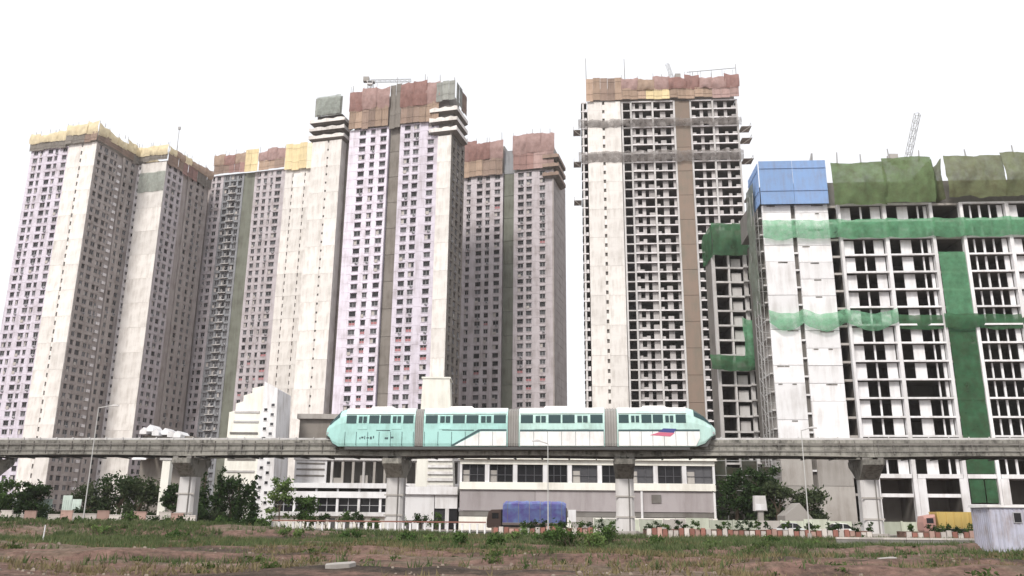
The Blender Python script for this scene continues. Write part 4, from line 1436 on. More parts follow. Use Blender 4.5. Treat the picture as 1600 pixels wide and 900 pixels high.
for a, b in zip(px_l[:-1], px_l[1:]):
    mb = MB()
    mb.box(a + .02, b - .02, 1.3, 3.1, 9.55, 9.7)
    mb.box(a + .02, b - .02, 1.28, 1.36, 9.71, 10.9)
    for q in range(int((b - a) / 2.1)):
        mb.box(a + q * 2.1, a + q * 2.1 + .12, 1.18, 1.276, 9.5, 11.0)
    mb.build('walkway', M['concrete_light'], bm)
    mb = MB()
    for y_ in (1.2, 3.2):
        mb.box(a + .9, b - .9, y_ - .12, y_ + .12, 8.75, 9.5)
    for q in range(int((b - a) / 3.1)):
        mb.box(a + 1 + q * 3.1, a + 1.15 + q * 3.1, .45, 3.9, 8.6, 8.74)
    mb.build('girder', M['steel_dark'], bm)  # dark girders added to stand in for shadow under the beams
    mb = MB()
    for q in range(int((b - a) / 1.6)):
        u = a + .4 + q * 1.6
        mb.box(u, u + .06, -.52, -.425, 9.0, 10.4)
    mb.box(a + .02, b - .02, -.56, -.525, 10.0, 10.14)
    mb.box(a + .02, b - .02, -.56, -.525, 9.3, 9.4)
    mb.build('power_rail', M['concrete_dark'], bm)
    mb = MB()
    mb.box(a + .02, b - .02, 4.9, 4.98, 10.3, 11.05)
    mb.build('cable_tray', M['concrete_light'], bm)

# ---- the train
TR = thing('monorail_train', 'four car turquoise and white monorail train riding on the elevated beam', 'train', (0, 95, 0), BA)
ZT0, ZT1 = 9.72, 13.98


def car_section(x, zb, zt, hw, top_in=.32):
    ci = .52
    zc = max(10.62, zb)
    h = zt - zb
    return [(x, -hw + .08, zb), (x, -hw, zb + h * .08), (x, -hw, zb + h * .62), (x, -hw + .10, zb + h * .80), (x, -hw + top_in, zb + h * .93), (x, -hw + top_in + .5, zt),
            (x, hw - top_in - .5, zt), (x, hw - top_in, zb + h * .93), (x, hw - .10, zb + h * .80), (x, hw, zb + h * .62), (x, hw, zb + h * .08), (x, hw - .08, zb),
            (x, ci, zb), (x, ci, zc), (x, -ci, zc), (x, -ci, zb)]


def side_plate(parent, name, mat, pts, t=.03, hw=1.55, side=-1):
    """flat plate let into the car side; pts are (x, z)"""
    mb = MB()
    def yy(z):
        h = ZT1 - ZT0
        f_ = (z - ZT0) / h
        if f_ <= .62: return hw
        return hw - .10 * (f_ - .62) / .18
    n = len(pts)
    out = [(x, side * (yy(z) + t), z) for x, z in pts]
    inn = [(x, side * (yy(z) - .06), z) for x, z in pts]
    mb.poly(out if side < 0 else list(reversed(out)))
    for i in range(n):
        j = (i + 1) % n
        mb.quad(inn[i], inn[j], out[j], out[i])
    return mb.build(name, mat, parent)


cars = [(-20.95, -10.65, 'l'), (-9.65, -.2, None), (1.05, 10.5, None), (11.85, 22.45, 'r')]
cs_ = 1 / math.cos(BA)
for ci, (xa, xb, nose) in enumerate(cars):
    xa, xb = xa * cs_, xb * cs_
    body = M['teal'] if ci < 2 else M['teal_pale']
    mb = MB()
    secs = []
    if nose == 'l':
        secs += [car_section(xa, 11.05, 11.8, .95, .12), car_section(xa + .45, 10.7, 12.4, 1.28, .2), car_section(xa + .9, 10.1, 13.0, 1.46, .28), car_section(xa + 1.6, ZT0, 13.75, 1.54), car_section(xa + 2.3, ZT0, ZT1, 1.55)]
    else:
        secs += [car_section(xa, ZT0, ZT1, 1.55)]
    if nose == 'r':
        secs += [car_section(xb - 3.0, ZT0, ZT1, 1.55), car_section(xb - 2.2, ZT0, 13.75, 1.54), car_section(xb - 1.2, 10.1, 13.05, 1.47, .28), car_section(xb - .5, 10.75, 12.35, 1.3, .2), car_section(xb, 11.05, 11.75, .95, .12)]
    else:
        secs += [car_section(xb, ZT0, ZT1, 1.55)]
    mb.loft(secs)
    car = mb.build('car_body', body, TR)
    car['label'] = ['turquoise leading car with the blunt left nose', 'turquoise car with a white slanted panel', 'pale car with a white lower half', 'end car with the slanted dark windscreen at right'][ci]
    a0 = xa + (2.35 if nose == 'l' else .12)
    b0 = xb - (3.1 if nose == 'r' else .12)
    # white roof cover
    mb = MB()
    ra, rb_ = (xa + 2.3 if nose == 'l' else xa + .05), (xb - 3.1 if nose == 'r' else xb - .05)
    mb.loft([[(x, -1.30, 13.56), (x, -.85, 14.04), (x, .85, 14.04), (x, 1.30, 13.56), (x, .8, 13.9), (x, -.8, 13.9)] for x in (ra, rb_)])
    mb.build('roof', M['train_white'], car)
    mb = MB()
    mb.hexa([(a0 + 2.6, -.7, 14.05), (a0 + 5.4, -.7, 14.05), (a0 + 5.4, .7, 14.05), (a0 + 2.6, .7, 14.05), (a0 + 2.8, -.6, 14.28), (a0 + 5.2, -.6, 14.28), (a0 + 5.2, .6, 14.28), (a0 + 2.8, .6, 14.28)])
    mb.build('roof_unit', M['train_white'], car)
    # windows and doors
    span = b0 - a0
    nw = 6
    for k in range(nw):
        u = a0 + span * (k + .5) / nw
        wv = span / nw * (.43 if k in (1, 4) else .44)
        if k in (1, 4):
            dr = side_plate(car, 'door', body, [(u - wv, 11.62), (u + wv, 11.62), (u + wv, 13.2), (u - wv, 13.2)], t=.035)
            side_plate(car, 'window', M['train_glass'], [(u - wv + .1, 12.35), (u - .06, 12.35), (u - .06, 13.08), (u - wv + .1, 13.08)], t=.055)
            side_plate(car, 'window', M['train_glass'], [(u + .06, 12.35), (u + wv - .1, 12.35), (u + wv - .1, 13.08), (u + .06, 13.08)], t=.055)
        else:
            side_plate(car, 'window', M['train_glass'], [(u - wv, 12.28), (u + wv, 12.28), (u + wv, 13.2), (u - wv, 13.2)])
        side_plate(car, 'window', M['train_glass'], [(u - wv, 12.28), (u + wv, 12.28), (u + wv, 13.2), (u - wv, 13.2)], side=1)
    # stripes, white skirts
    if ci == 0:
        side_plate(car, 'stripe', M['stripe'], [(a0 + 3.6, 11.48), (a0 + 5.2, 11.44), (a0 + 5.2, 11.54), (a0 + 3.6, 11.54)])
        for q, (x_, w_) in enumerate(((1.7, .12), (1.9, .25), (2.25, .1), (2.5, .3), (2.9, .22), (3.25, .12), (4.6, .4), (5.3, .3))):
            side_plate(car, 'lettering_mark', M['stripe'], [(a0 + x_, 10.5 + .1 * (q % 2)), (a0 + x_ + w_, 10.5 + .1 * (q % 2)), (a0 + x_ + w_, 10.72 + .08 * (q % 3)), (a0 + x_, 10.72 + .08 * (q % 3))], t=.012)
    if ci == 1:
        side_plate(car, 'stripe', M['stripe'], [(a0 + 2.0, 11.50), (a0 + 5.6, 11.46), (a0 + 5.6, 11.56), (a0 + 2.0, 11.56)])
        side_plate(car, 'stripe', M['stripe'], [(a0 + 3.0, 9.82), (a0 + 3.35, 9.82), (a0 + 6.3, 11.42), (b0, 11.42), (b0, 11.60), (a0 + 6.1, 11.60)])
        side_plate(car, 'white_panel', M['train_white'], [(a0 + 3.45, 9.80), (b0, 9.80), (b0, 11.36), (a0 + 6.4, 11.36)], t=.035)
    if ci >= 2:
        e = b0 if ci == 2 else xb - 1.75
        side_plate(car, 'stripe', M['stripe'], [(a0, 11.36), (e, 11.36), (e, 11.56), (a0, 11.56)])
        side_plate(car, 'white_panel', M['train_white'], [(a0, 9.80), (e - (.0 if ci == 2 else .45), 9.80), (e, 10.6), (e, 11.34), (a0, 11.34)], t=.035)
        side_plate(car, 'white_panel', M['train_white'], [(a0, 9.80), (b0, 9.80), (b0, 11.34), (a0, 11.34)], t=.035, side=1)
    if ci == 3:
        u = a0 + 4.6
        side_plate(car, 'emblem', M['logo_blue'], [(u - .3, 11.3), (u + 1.4, 11.2), (u + 1.7, 11.62), (u + .3, 11.68)], t=.06)
        side_plate(car, 'emblem', M['logo_red'], [(u - 1.2, 10.95), (u + 1.0, 10.8), (u + 1.5, 11.18), (u - .2, 11.26)], t=.06)
    for k in range(7):          # panel joints down the side
        u = a0 + span * k / 6
        side_plate(car, 'panel_joint', M['stripe'], [(u - .02, 9.82), (u + .02, 9.82), (u + .02, 11.34), (u - .02, 11.34)], t=.045)
    side_plate(car, 'gutter', M['rubber'], [(a0, 13.3), (b0, 13.3), (b0, 13.36), (a0, 13.36)], t=.03)
    # windscreens
    if nose:
        mb = MB()
        if nose == 'l':
            ss = [car_section(xa + .42, 10.7, 12.46, 1.30, .2), car_section(xa + .9, 10.1, 13.06, 1.48, .28), car_section(xa + 1.6, ZT0, 13.8, 1.57)]
        else:
            ss = [car_section(xb - 2.3, ZT0, 13.84, 1.57), car_section(xb - 1.2, 10.1, 13.11, 1.49, .28), car_section(xb - .45, 10.75, 12.36, 1.31, .2)]
        mb.loft([s[3:9] for s in ss], caps=False, closed=False)
        mb.build('windscreen', M['train_glass'], car)
        mb = MB()
        e = -1 if nose == 'l' else 1
        xn = xa if nose == 'l' else xb
        for y in (-1, 1):
            mb.hexa([(xn - e * 1.9, y * .95 - .3, 9.7), (xn - e * .95, y * .95 - .3, 9.75), (xn - e * .95, y * .95 + .3, 9.75), (xn - e * 1.9, y * .95 + .3, 9.7),
                     (xn - e * 1.9, y * .95 - .35, 10.6), (xn - e * .35, y * .95 - .3, 10.85), (xn - e * .35, y * .95 + .3, 10.85), (xn - e * 1.9, y * .95 + .35, 10.6)])
        mb.build('underframe', M['steel_dark'], car)
        mb = MB()
        e = -1 if nose == 'l' else 1
        xn = xa if nose == 'l' else xb
        mb.box(min(xn - e * .5, xn + e * .06), max(xn - e * .5, xn + e * .06), -.75, .75, 10.66, 10.94)
        mb.build('bumper', M['steel_dark'], car)
        for y in (-.95, .95):
            mb = MB()
            mb.box(min(xn - e * .45, xn - e * .12), max(xn - e * .45, xn - e * .12), y - .22, y + .22, 11.1, 11.35)
            mb.build('headlight', M['frame'], car)
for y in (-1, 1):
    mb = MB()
    mb.box(-18.6 * cs_, 19.6 * cs_, y * 1.3 - .14, y * 1.3 + .14, 9.38, 9.70)  # dark strips added in place of the train's shadow on the beam
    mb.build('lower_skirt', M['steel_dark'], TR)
for (a, b) in ((-10.65, -9.65), (-.2, 1.05), (10.5, 11.85)):
    a, b = a * cs_, b * cs_
    n = 9
    mb = MB()
    secs = []
    for i in range(n + 1):
        x = a + (b - a) * i / n
        secs.append(car_section(x, ZT0 + .05, ZT1 + .02 - (.08 if i % 2 else 0), 1.5 - (.09 if i % 2 else 0)))
    mb.loft(secs)
    mb.build('gangway', M['rubber'], TR)


# ================================================================ street lamps
def lamp(x, y, h, arm, label):
    z = gz(x, y) if y < 92 else ROAD_Z
    t = thing('street_lamp', label, 'lamp', (x, y, z), 0, 'street lamps along the monorail')
    mb = MB(); mb.bar((0, 0, -.3), (0, 0, h), .07, .045, 10); mb.build('pole', M['pole'], t)
    mb = MB(); mb.bar((0, 0, -.2), (0, 0, .7), .24, .2, 10); mb.build('base', M['concrete'], t)
    mb = MB(); mb.bar((0, 0, h - .02), (arm, 0, h + .25), .06, .05, 8); mb.build('arm', M['pole'], t)
    mb = MB()
    e = 1 if arm > 0 else -1
    mb.loft([[(arm + e * s, -w, h + .2), (arm + e * s, w, h + .2), (arm + e * s, w * .7, h + .2 + t_), (arm + e * s, -w * .7, h + .2 + t_)] for s, w, t_ in ((-.1, .08, .12), (.2, .17, .2), (.7, .14, .14), (.8, .05, .06))])
    mb.build('lamp_head', M['concrete_light'], t)


lamp(-46.4, 94, 13.4, 1.5, 'street lamp with a short arm standing before the leftmost towers')
lamp(4.0, 90.6, 9.6, -.9, 'slim pale lamp post rising in front of the blue truck')
lamp(30.3, 87.6, 11.0, .9, 'tall slim lamp post in front of the white end wall of the netted building')


# ================================================================ vegetation
def leaf_cloud(centres, radii, n, size, squash=.8):
    """leaf quads spread through lobes; returns verts, faces"""
    c = np.array(centres, float)
    r = np.array(radii, float)
    w = r ** 2 / (r ** 2).sum()
    idx = rng.choice(len(c), n, p=w)
    d = rng.normal(size=(n, 3))
    d /= np.linalg.norm(d, axis=1)[:, None]
    rad = r[idx] * (rng.random(n) ** .45) * (1 + .38 * rng.normal(size=n))
    p = c[idx] + d * rad[:, None] * np.array([1, 1, squash])
    a = rng.normal(size=(n, 3))
    a /= np.linalg.norm(a, axis=1)[:, None]
    b = np.cross(a, d + .6 * rng.normal(size=(n, 3)))
    b /= np.linalg.norm(b, axis=1)[:, None] + 1e-9
    s = size * (.6 + .8 * rng.random(n))[:, None]
    v = np.stack([p - a * s, p - b * s * .45, p + a * s, p + b * s * .45], 1).reshape(-1, 3)
    return v


def cloud_obj(name, v, mat, parent, loc=(0, 0, 0)):
    me = bpy.data.meshes.new(name)
    n = len(v) // 4
    me.from_pydata(v.tolist(), [], np.arange(n * 4).reshape(-1, 4).tolist())
    me.materials.append(mat)
    return put(me, name, parent, loc)


def tree(name, label, cat, x, y, z, h, r, mat, n=2200, trunk=.35, form='round', size=.26, group=None):
    t = thing(name, label, cat, (x, y, z), 0, group)
    mb = MB()
    lean = random.uniform(-.3, .3)
    th_ = h * (.45 if form == 'round' else .8)
    mb.bar((0, 0, -.3), (lean * .5, 0, th_ * .6), trunk, trunk * .7, 7)
    mb.bar((lean * .5, 0, th_ * .6), (lean, 0, th_), trunk * .7, trunk * .4, 7)
    cs, rs = [], []
    if form == 'round':
        for k in range(7):
            a = k * 2.4 + random.random()
            rr = r * random.uniform(.35, .75)
            e = Vector((lean + math.cos(a) * rr, math.sin(a) * rr, h * random.uniform(.3, .85)))
            mb.bar((lean * .7, 0, th_ * random.uniform(.6, 1)), e, trunk * .35, trunk * .1, 5)
            cs.append(e); rs.append(r * random.uniform(.42, .62))
        cs.append((lean, 0, h * .8)); rs.append(r * .5)
        for k in range(16):
            a = random.uniform(0, 6.28)
            cs.append((lean + math.cos(a) * r * random.uniform(.6, 1.0), math.sin(a) * r * random.uniform(.6, 1), h * random.uniform(.15, .95))); rs.append(r * random.uniform(.2, .4))
        sq = .8
    else:   # narrow, upright
        for k in range(9):
            s = k / 8
            cs.append((lean * s + random.uniform(-.2, .2) * r, random.uniform(-.2, .2) * r, h * (.12 + .84 * s)))
            rs.append(r * (1 - .72 * s) * random.uniform(.7, 1.05))
        sq = 1.3
    mb.build('trunk', M['bark'], t)
    cloud_obj('crown', leaf_cloud([tuple(c) for c in cs], rs, n, size, sq), mat, t)
    return t


def bush(name, label, cat, x, y, z, w, h, mat, n=400, size=.16, group=None, stems=True):
    t = thing(name, label, cat, (x, y, z), 0, group)
    if stems:
        mb = MB()
        for k in range(4):
            mb.bar((random.uniform(-.1, .1) * w, 0, -.1), (random.uniform(-.5, .5) * w * .7, random.uniform(-.3, .3) * w * .7, h * .7), .04, .015, 4)
        mb.build('stem', M['bark'], t)
    cs = [(random.uniform(-.4, .4) * w, random.uniform(-.3, .3) * w, h * random.uniform(.25, .75)) for _ in range(7)]
    rs = [min(w * .3, h * .38) * random.uniform(.6, 1.1) for _ in cs]
    cloud_obj('foliage', leaf_cloud(cs, rs, n, size, .9), mat, t)
    return t


PZ = ROAD_Z + .14
# the dark trees behind the road at the left
left_trees = [
    (-75, 121, 7.0, 2.8, 'leaf_mid', 'loose green tree at the extreme left edge under the beam'),
    (-70.2, 117.5, 6.4, 2.3, 'leaf_mid', 'scruffy tree standing in front of the mint hoarding, far left'),
    (-65.4, 118, 6.4, 1.9, 'leaf_dark', 'dark narrow crowned tree by the middle of the mint hoarding'),
    (-59.6, 122, 6.4, 2.7, 'leaf_dusty', 'dark tree just right of the mint hoarding'),
    (-56.2, 124, 8.0, 3.0, 'leaf_dark', 'tallest dark tree of the clump left of the slim pale column'),
    (-52.2, 121, 7.0, 2.8, 'leaf_dusty', 'broad dark tree nearest the slim pale column'),
    (-45.9, 118, 6.6, 1.6, 'leaf_dark', 'dark tree filling the gap between slim column and pier'),
    (-39.6, 122, 7.6, 2.6, 'leaf_dark', 'dense dark tree behind the cypresses right of the left pier'),
]
for x, y, h, r, mt, lb in left_trees:
    tree('tree', lb, 'tree', x, y, PZ, h * .92, r, M[mt], 2600, group='trees below the left towers')
for x, y, h, r, lb in ((-42.2, 118, 8.4, 1.35, 'dark upright cypress immediately right of the left pier'),
                       (-40.3, 119, 8.0, 1.3, 'second dark cypress right of the left pier'),
                       (-37.4, 118, 7.2, 1.0, 'slim cypress in front of the white block, left one'),
                       (-35.3, 118, 7.0, .9, 'slim cypress in front of the white block, right one')):
    tree('cypress_tree', lb, 'tree', x, y, PZ, h, r, M['leaf_dark'], 1500, .2, 'tall', .22, 'cypresses beside the left pier')
tree('young_tree', 'light green open young tree in front of the white strip building', 'tree', -31.2, 117, PZ, 6.8, 1.9, M['leaf_light'], 1100, .14, size=.24)
tree('young_tree', 'bushy mid green tree at the left end of the strip building', 'tree', -28.2, 119, PZ, 4.6, 1.6, M['leaf_mid'], 1300, .14, size=.24)
for x, y, h, r, lb in ((32.6, 124, 9.0, 2.5, 'very dark tree against the right end of the grey building'),
                       (36.4, 124, 9.6, 2.5, 'tall very dark tree in the gap left of the grey base wall'),
                       (38.0, 122, 7.2, 2.0, 'dark tree behind the kiosk')):
    tree('tree', lb, 'tree', x, y, PZ, h, r, M['leaf_dusty' if h < 9 else 'leaf_dark'], 3600, group='dark trees in the gap')
tree('tree', 'rounded green tree in front of the grey base wall, behind the tall lamp post', 'tree', 42.0, 121, PZ, 6.4, 2.4, M['leaf_dusty'], 2600)
ss_ = thing('scaffold_screen', 'dark netted scaffold screen behind the trees between grey building and base wall', 'scaffold', (30.2, 129, 0))  # netting added and coloured near black to darken this gap
for k in range(4):
    net('net', ss_, M['net_black'], k * 2.4, k * 2.4 + 2.5, .2, 11.0 - (k % 2) * 1.2, d=0, bulge=.4, seed=90 + k, ragged=.4)
for k in range(5):
    mb = MB(); mb.bar((k * 2.4, -.35, .2), (k * 2.4, -.35, 11.8), .06); mb.build('pole', M['steel'], ss_)
for k in range(5):
    mb = MB(); mb.bar((-.4, -.4, 1.8 + k * 2.2), (10, -.4, 1.8 + k * 2.2), .05); mb.build('ledger', M['steel'], ss_)
# shrubs before the strip building
for k in range(9):
    x = -27 + k * 2.2 + random.uniform(-.5, .5)
    bush('shrub', nth(k + 1) + ' green shrub from the left in the row before the low white strip building', 'shrub', x, line_y(x, 19), PZ, random.uniform(1.4, 2.2), random.uniform(1.3, 2.6), M['leaf_dark'] if k % 2 else M['leaf_mid'], 420, .17, 'shrubs before the strip building')
# clipped shrubs on the central strip
cnt = 0
for k in range(52):
    x = 1.5 + k * 1.02 + random.uniform(-.25, .25)
    if 11.0 < x < 14.6 or 37.4 < x < 41 or k % 7 == 5: continue
    cnt += 1
    bush('median_shrub', nth(cnt) + ' small dark shrub from the left along the top of the red and white kerb', 'shrub', x, line_y(x, -1.5), .7, random.uniform(.7, 1.1), random.uniform(1.0, 1.75), M['leaf_dark'] if k % 3 else M['leaf_mid'], 190, .12, 'clipped shrubs on the median', stems=False)
for k in range(22):
    x = -64 + k * 1.75 + random.uniform(-.5, .5)
    bush('verge_shrub', nth(k + 1) + ' low dark shrub from the left edge along the median under the beam', 'shrub', x, line_y(x, -2.0), ROAD_Z + .16, random.uniform(1.6, 2.8), random.uniform(1.0, 2.0), M['leaf_dark'] if k % 3 else M['leaf_mid'], 520, .16, 'low shrubs left on the median')
lw = thing('low_wall', 'low pale pink broken wall below the dark trees at the left', 'wall', (0, 0, 0))
for k in range(17):
    x = -61 + k * 1.5
    if k in (4, 11): continue
    mb = MB(); mb.box(-.73, .73, 0, .2, -.3, 1.75 + .25 * math.sin(k * 2.3)); mb.box(-.74, .74, -.04, .24, 1.753 + .25 * math.sin(k * 2.3), 1.85 + .25 * math.sin(k * 2.3))
    mb.build('panel', M['kerb_white'] if k % 3 else M['kerb_pink'], lw, (x, line_y(x, 1.0), ROAD_Z + .16), BA)

# white post and rail fence along the road, left of the truck
fe = thing('post_fence', 'low fence of short white posts and a dark red rail left of the blue truck', 'fence', (0, 0, 0))
mb = MB(); mb.box(-.09, .09, -.09, .09, 0, .95); mb.box(-.12, .12, -.12, .12, .955, 1.03); pme = mb.mesh('post', [M['white']])
for k in range(30):
    x = -26.5 + k * .82
    put(pme, 'post', fe, (x, line_y(x, -1.3), ROAD_Z + .16), BA)
mb = MB()
mb.box(0, 24.0 * cs_, -.03, .03, .98, 1.12)
mb.build('rail', M['kerb_red'], fe, (-26.6, line_y(-26.6, -1.14), ROAD_Z + .3), BA)

# weeds on the waste ground
weeds = [(-3.5, 66, 1.7, 1.5), (-1.2, 63, 1.5, 1.3), (4.6, 68, 2.6, 2.2), (6.2, 66, 2.0, 1.6), (8.4, 70, 2.4, 1.7), (-6, 72, 2.0, 1.1), (-9, 75, 2.2, 1.2), (12, 72, 2.0, .9), (17.2, 66, 1.8, 1.0), (20.5, 68, 2.0, 1.1),
         (-14, 78, 2.6, 1.1), (-20, 80, 2.4, 1.0), (25, 72, 1.5, .8), (3, 74, 2.6, 1.4), (-30, 78, 2.2, .9), (-38, 80, 2.6, .8), (31, 78, 1.8, .9), (14.5, 62, 1.2, .8), (-24, 66, 1.3, .6), (0.5, 78, 2.4, 1.2)]
weeds.sort()
for k, (x, y, w, h) in enumerate(weeds):
    o = bush('weed_plant', nth(k + 1) + ' leafy weed clump from the left on the rough grass verge', 'plant', x, y, gz(x, y) - .05, w, h, M['leaf_mid'] if k % 3 else M['leaf_light'], int(260 + 260 * h), .13, 'weed clumps on the verge')
    if w == 2.6 and h == 2.2: o['label'] = 'largest weed bush on the verge, right of the truck and left of the pier'


# grass over the verge
def grass(name, label, n, mat, dens, ylo, yhi, hmin, hmax):
    pts = []
    while len(pts) < n:
        y = random.uniform(ylo, yhi)
        x = random.uniform(-.68 * y - 4, .68 * y + 4)
        if dens(x, y) > random.random():
            pts.append((x, y, gz(x, y) - .03))
    p = np.array(pts)
    K_ = 5
    p = np.repeat(p, K_, 0) + np.concatenate([rng.normal(size=(n * K_, 2)) * .12, np.zeros((n * K_, 1))], 1)
    m = len(p)
    hgt = hmin + (hmax - hmin) * rng.random(m)
    az = rng.random(m) * 6.283
    wid = .035 + .02 * rng.random(m)
    side = np.stack([np.cos(az), np.sin(az), np.zeros(m)], 1) * wid[:, None]
    tip = np.stack([rng.normal(size=m) * .16, rng.normal(size=m) * .16, hgt], 1)
    v = np.stack([p - side, p + side, p + tip], 1).reshape(-1, 3)
    me = bpy.data.meshes.new(name)
    me.vertices.add(m * 3)
    me.vertices.foreach_set('co', v.ravel())
    me.loops.add(m * 3)
    me.loops.foreach_set('vertex_index', np.arange(m * 3))
    me.polygons.add(m)
    me.polygons.foreach_set('loop_start', np.arange(m) * 3)
    me.update(calc_edges=True)
    me.materials.append(mat)
    o = put(me, name)
    tag(o, label, 'grass', kind='stuff')


def nz2(x, y, s, o): return noise.fractal(Vector((x * s * .45, y * s, o)), 1, 2, 4)


def dens_green(x, y):
    b = float(sstep(55 - .10 * x, 64 - .10 * x, y)) * float(1 - sstep(91, 93, y))
    b *= .06 + .94 * float(sstep(-.1, .2, nz2(x, y, .16, 2.0)))
    if y < 60: b += .10 * float(sstep(.1, .35, nz2(x, y, .2, 8.0)))
    return b


def dens_dry(x, y):
    return .75 * float(sstep(.0, .3, nz2(x, y, .14, 15.0))) * (1.0 if y > 48 else .5)


grass('grass', 'rough green grass and weeds on the verge before the monorail', 19000, M['grass'], dens_green, 40, 93, .18, .6)
grass('dry_grass', 'sparse dry straw coloured grass over the red soil', 6500, M['drygrass'], dens_dry, 34, 92, .12, .45)

# matted low weeds, one mass
cs, rs = [], []
while len(cs) < 420:
    y = random.uniform(38, 91)
    x = random.uniform(-.66 * y, .66 * y)
    if dens_green(x, y) + .12 * (y < 58) > random.random():
        cs.append((x, y, gz(x, y) + .1)); rs.append(random.uniform(.25, .85))
tag(cloud_obj('ground_weeds', leaf_cloud(cs, rs, 17000, .12, .35), M['leaf_weed'], None), 'matted low weeds creeping over soil and grass', 'weeds', kind='stuff')

# loose stones and rubble, too many to count
mb = MB()
for k in range(1500):
    y = random.uniform(33, 70)
    x = random.uniform(-.68 * y, .68 * y)
    if nz2(x, y, .25, 30) < .02: continue
    s = random.uniform(.03, .11)
    z = gz(x, y)
    q = [(x + s * random.uniform(-1.2, -.6), y + s * random.uniform(-1, -.5), z - .05), (x + s * random.uniform(.6, 1.3), y - s * random.uniform(.5, 1), z - .05),
         (x + s * random.uniform(.6, 1.3), y + s, z - .05), (x - s, y + s, z - .05)]
    mb.hexa(q + [(a + random.uniform(-.3, .3) * s - (a - x) * .4, b - (b - y) * .4, z + s * random.uniform(.5, 1.0)) for a, b, c in q])
tag(mb.build('rubble', paint('pale_rubble', (.30, .25, .21), .9, .5, 2)), 'loose pale stones scattered over the red soil', 'rubble', kind='stuff')


# ================================================================ vehicles and cabin
def wheel(parent, x, y, r=.48, w=.28):
    mb = MB(); mb.bar((x, y - w / 2, r), (x, y + w / 2, r), r, r, 16)
    t = mb.build('wheel', M['tyre'], parent)
    mb = MB(); mb.bar((x, y - w / 2 - .02, r), (x, y + w / 2 + .02, r), r * .55, r * .55, 12)
    mb.build('rim', M['rim'], t)


tk = thing('cargo_truck', 'long brown cabbed truck with a blue tarpaulin over its load', 'truck', (2.2, line_y(2.2, 11.5), ROAD_Z + .004), BA)
box('chassis', M['steel_dark'], tk, -4.6, 4.7, -.55, .55, .65, .95)
mb = MB()
prof_ = [(-1.2, 1.0), (-1.22, 2.9), (-1.05, 3.45), (-.5, 3.72), (0, 3.8), (.5, 3.72), (1.05, 3.45), (1.22, 2.9), (1.2, 1.0)]
secs = []
for i in range(25):
    s = i / 24
    x = -3.0 + 7.7 * s
    wv = .05 * math.sin(i * 1.57) + .05 * random.uniform(-1, 1) - (.25 if i in (0, 24) else 0)
    secs.append([(x, a * (1 + .02 * math.sin(i * 1.57)), b + (wv if b > 2 else 0)) for a, b in prof_])
mb.loft(secs)
mb.build('tarpaulin', M['tarp'], tk, smooth=False)
for k in range(6):
    u = -2.4 + k * 1.32
    mb = MB(); mb.loft([[(x, a * 1.03, b + .04) for a, b in prof_] for x in (u, u + .05)], caps=False, closed=False); mb.build('rope', M['kerb_white'], tk)
box('side_board', M['kerb_white'], tk, -3.05, 4.75, -1.28, -1.235, .98, 1.25)
box('side_stripe', M['kerb_red'], tk, -3.05, 4.75, -1.30, -1.285, 1.04, 1.12)
mb = MB()
mb.loft([[(x, -1.15, z0), (x, -1.15, z1), (x, -1.0, z2), (x, 1.0, z2), (x, 1.15, z1), (x, 1.15, z0)] for x, z0, z1, z2 in ((-4.95, .7, 1.6, 1.75), (-4.75, .6, 2.0, 2.5), (-4.4, .6, 2.4, 2.75), (-3.2, .6, 2.5, 2.8))])
cab = mb.build('cab', paint('cab_brown', (.16, .105, .085), .5, .4), tk)
box('window', M['glass'], cab, -4.3, -3.5, -1.17, -1.152, 1.7, 2.35)
mb = MB(); mb.quad((-4.80, -.95, 1.98), (-4.80, .95, 1.98), (-4.47, .95, 2.66), (-4.47, -.95, 2.66)); mb.build('windscreen', M['glass'], cab)
box('headlight', M['frame'], cab, -5.0, -4.93, -.95, -.6, .95, 1.2)
box('headlight', M['frame'], cab, -5.0, -4.93, .6, .95, .95, 1.2)
box('tailgate', M['steel_dark'], tk, 4.72, 4.8, -1.15, 1.15, .95, 3.0)
for x in (-3.9, 1.6, 2.75, 3.9):
    for y in (-1.0, 1.0): wheel(tk, x, y)

yt = thing('tipper_truck', 'yellow bodied truck parked in front of the white columns beside the blue cabin', 'truck', (54.6, line_y(54.6, 16.0), ROAD_Z + .004), BA)
myel = paint('tipper_yellow', (.60, .44, .15), .5, .4)
box('chassis', M['steel_dark'], yt, -3.9, 3.0, -.5, .5, .65, .95)
mb = MB()
mb.hexa([(-2.5, -1.15, 1.0), (3.0, -1.15, 1.0), (3.0, 1.15, 1.0), (-2.5, 1.15, 1.0), (-2.7, -1.25, 2.95), (3.1, -1.25, 2.95), (3.1, 1.25, 2.95), (-2.7, 1.25, 2.95)])
mb.build('tipper_body', myel, yt)
for k in range(7):
    u = -2.5 + k * .88
    mb = MB(); mb.hexa([(u, -1.27, 1.05), (u + .14, -1.27, 1.05), (u + .14, -1.15, 1.05), (u, -1.15, 1.05), (u, -1.36, 2.95), (u + .14, -1.36, 2.95), (u + .14, -1.252, 2.95), (u, -1.252, 2.95)])
    mb.build('rib', myel, yt)
mb = MB()
mb.loft([[(x, -1.1, z0), (x, -1.1, z1), (x, -.95, z2), (x, .95, z2), (x, 1.1, z1), (x, 1.1, z0)] for x, z0, z1, z2 in ((-4.3, .7, 1.5, 1.7), (-4.15, .6, 2.1, 2.4), (-2.85, .6, 2.4, 2.65))])
cb = mb.build('cab', paint('cab_pink', (.45, .25, .22), .5, .3), yt)
box('window', M['glass'], cb, -3.9, -3.1, -1.13, -1.105, 1.6, 2.2)
for x in (-3.4, 1.0, 2.2):
    for y in (-.95, .95): wheel(yt, x, y)


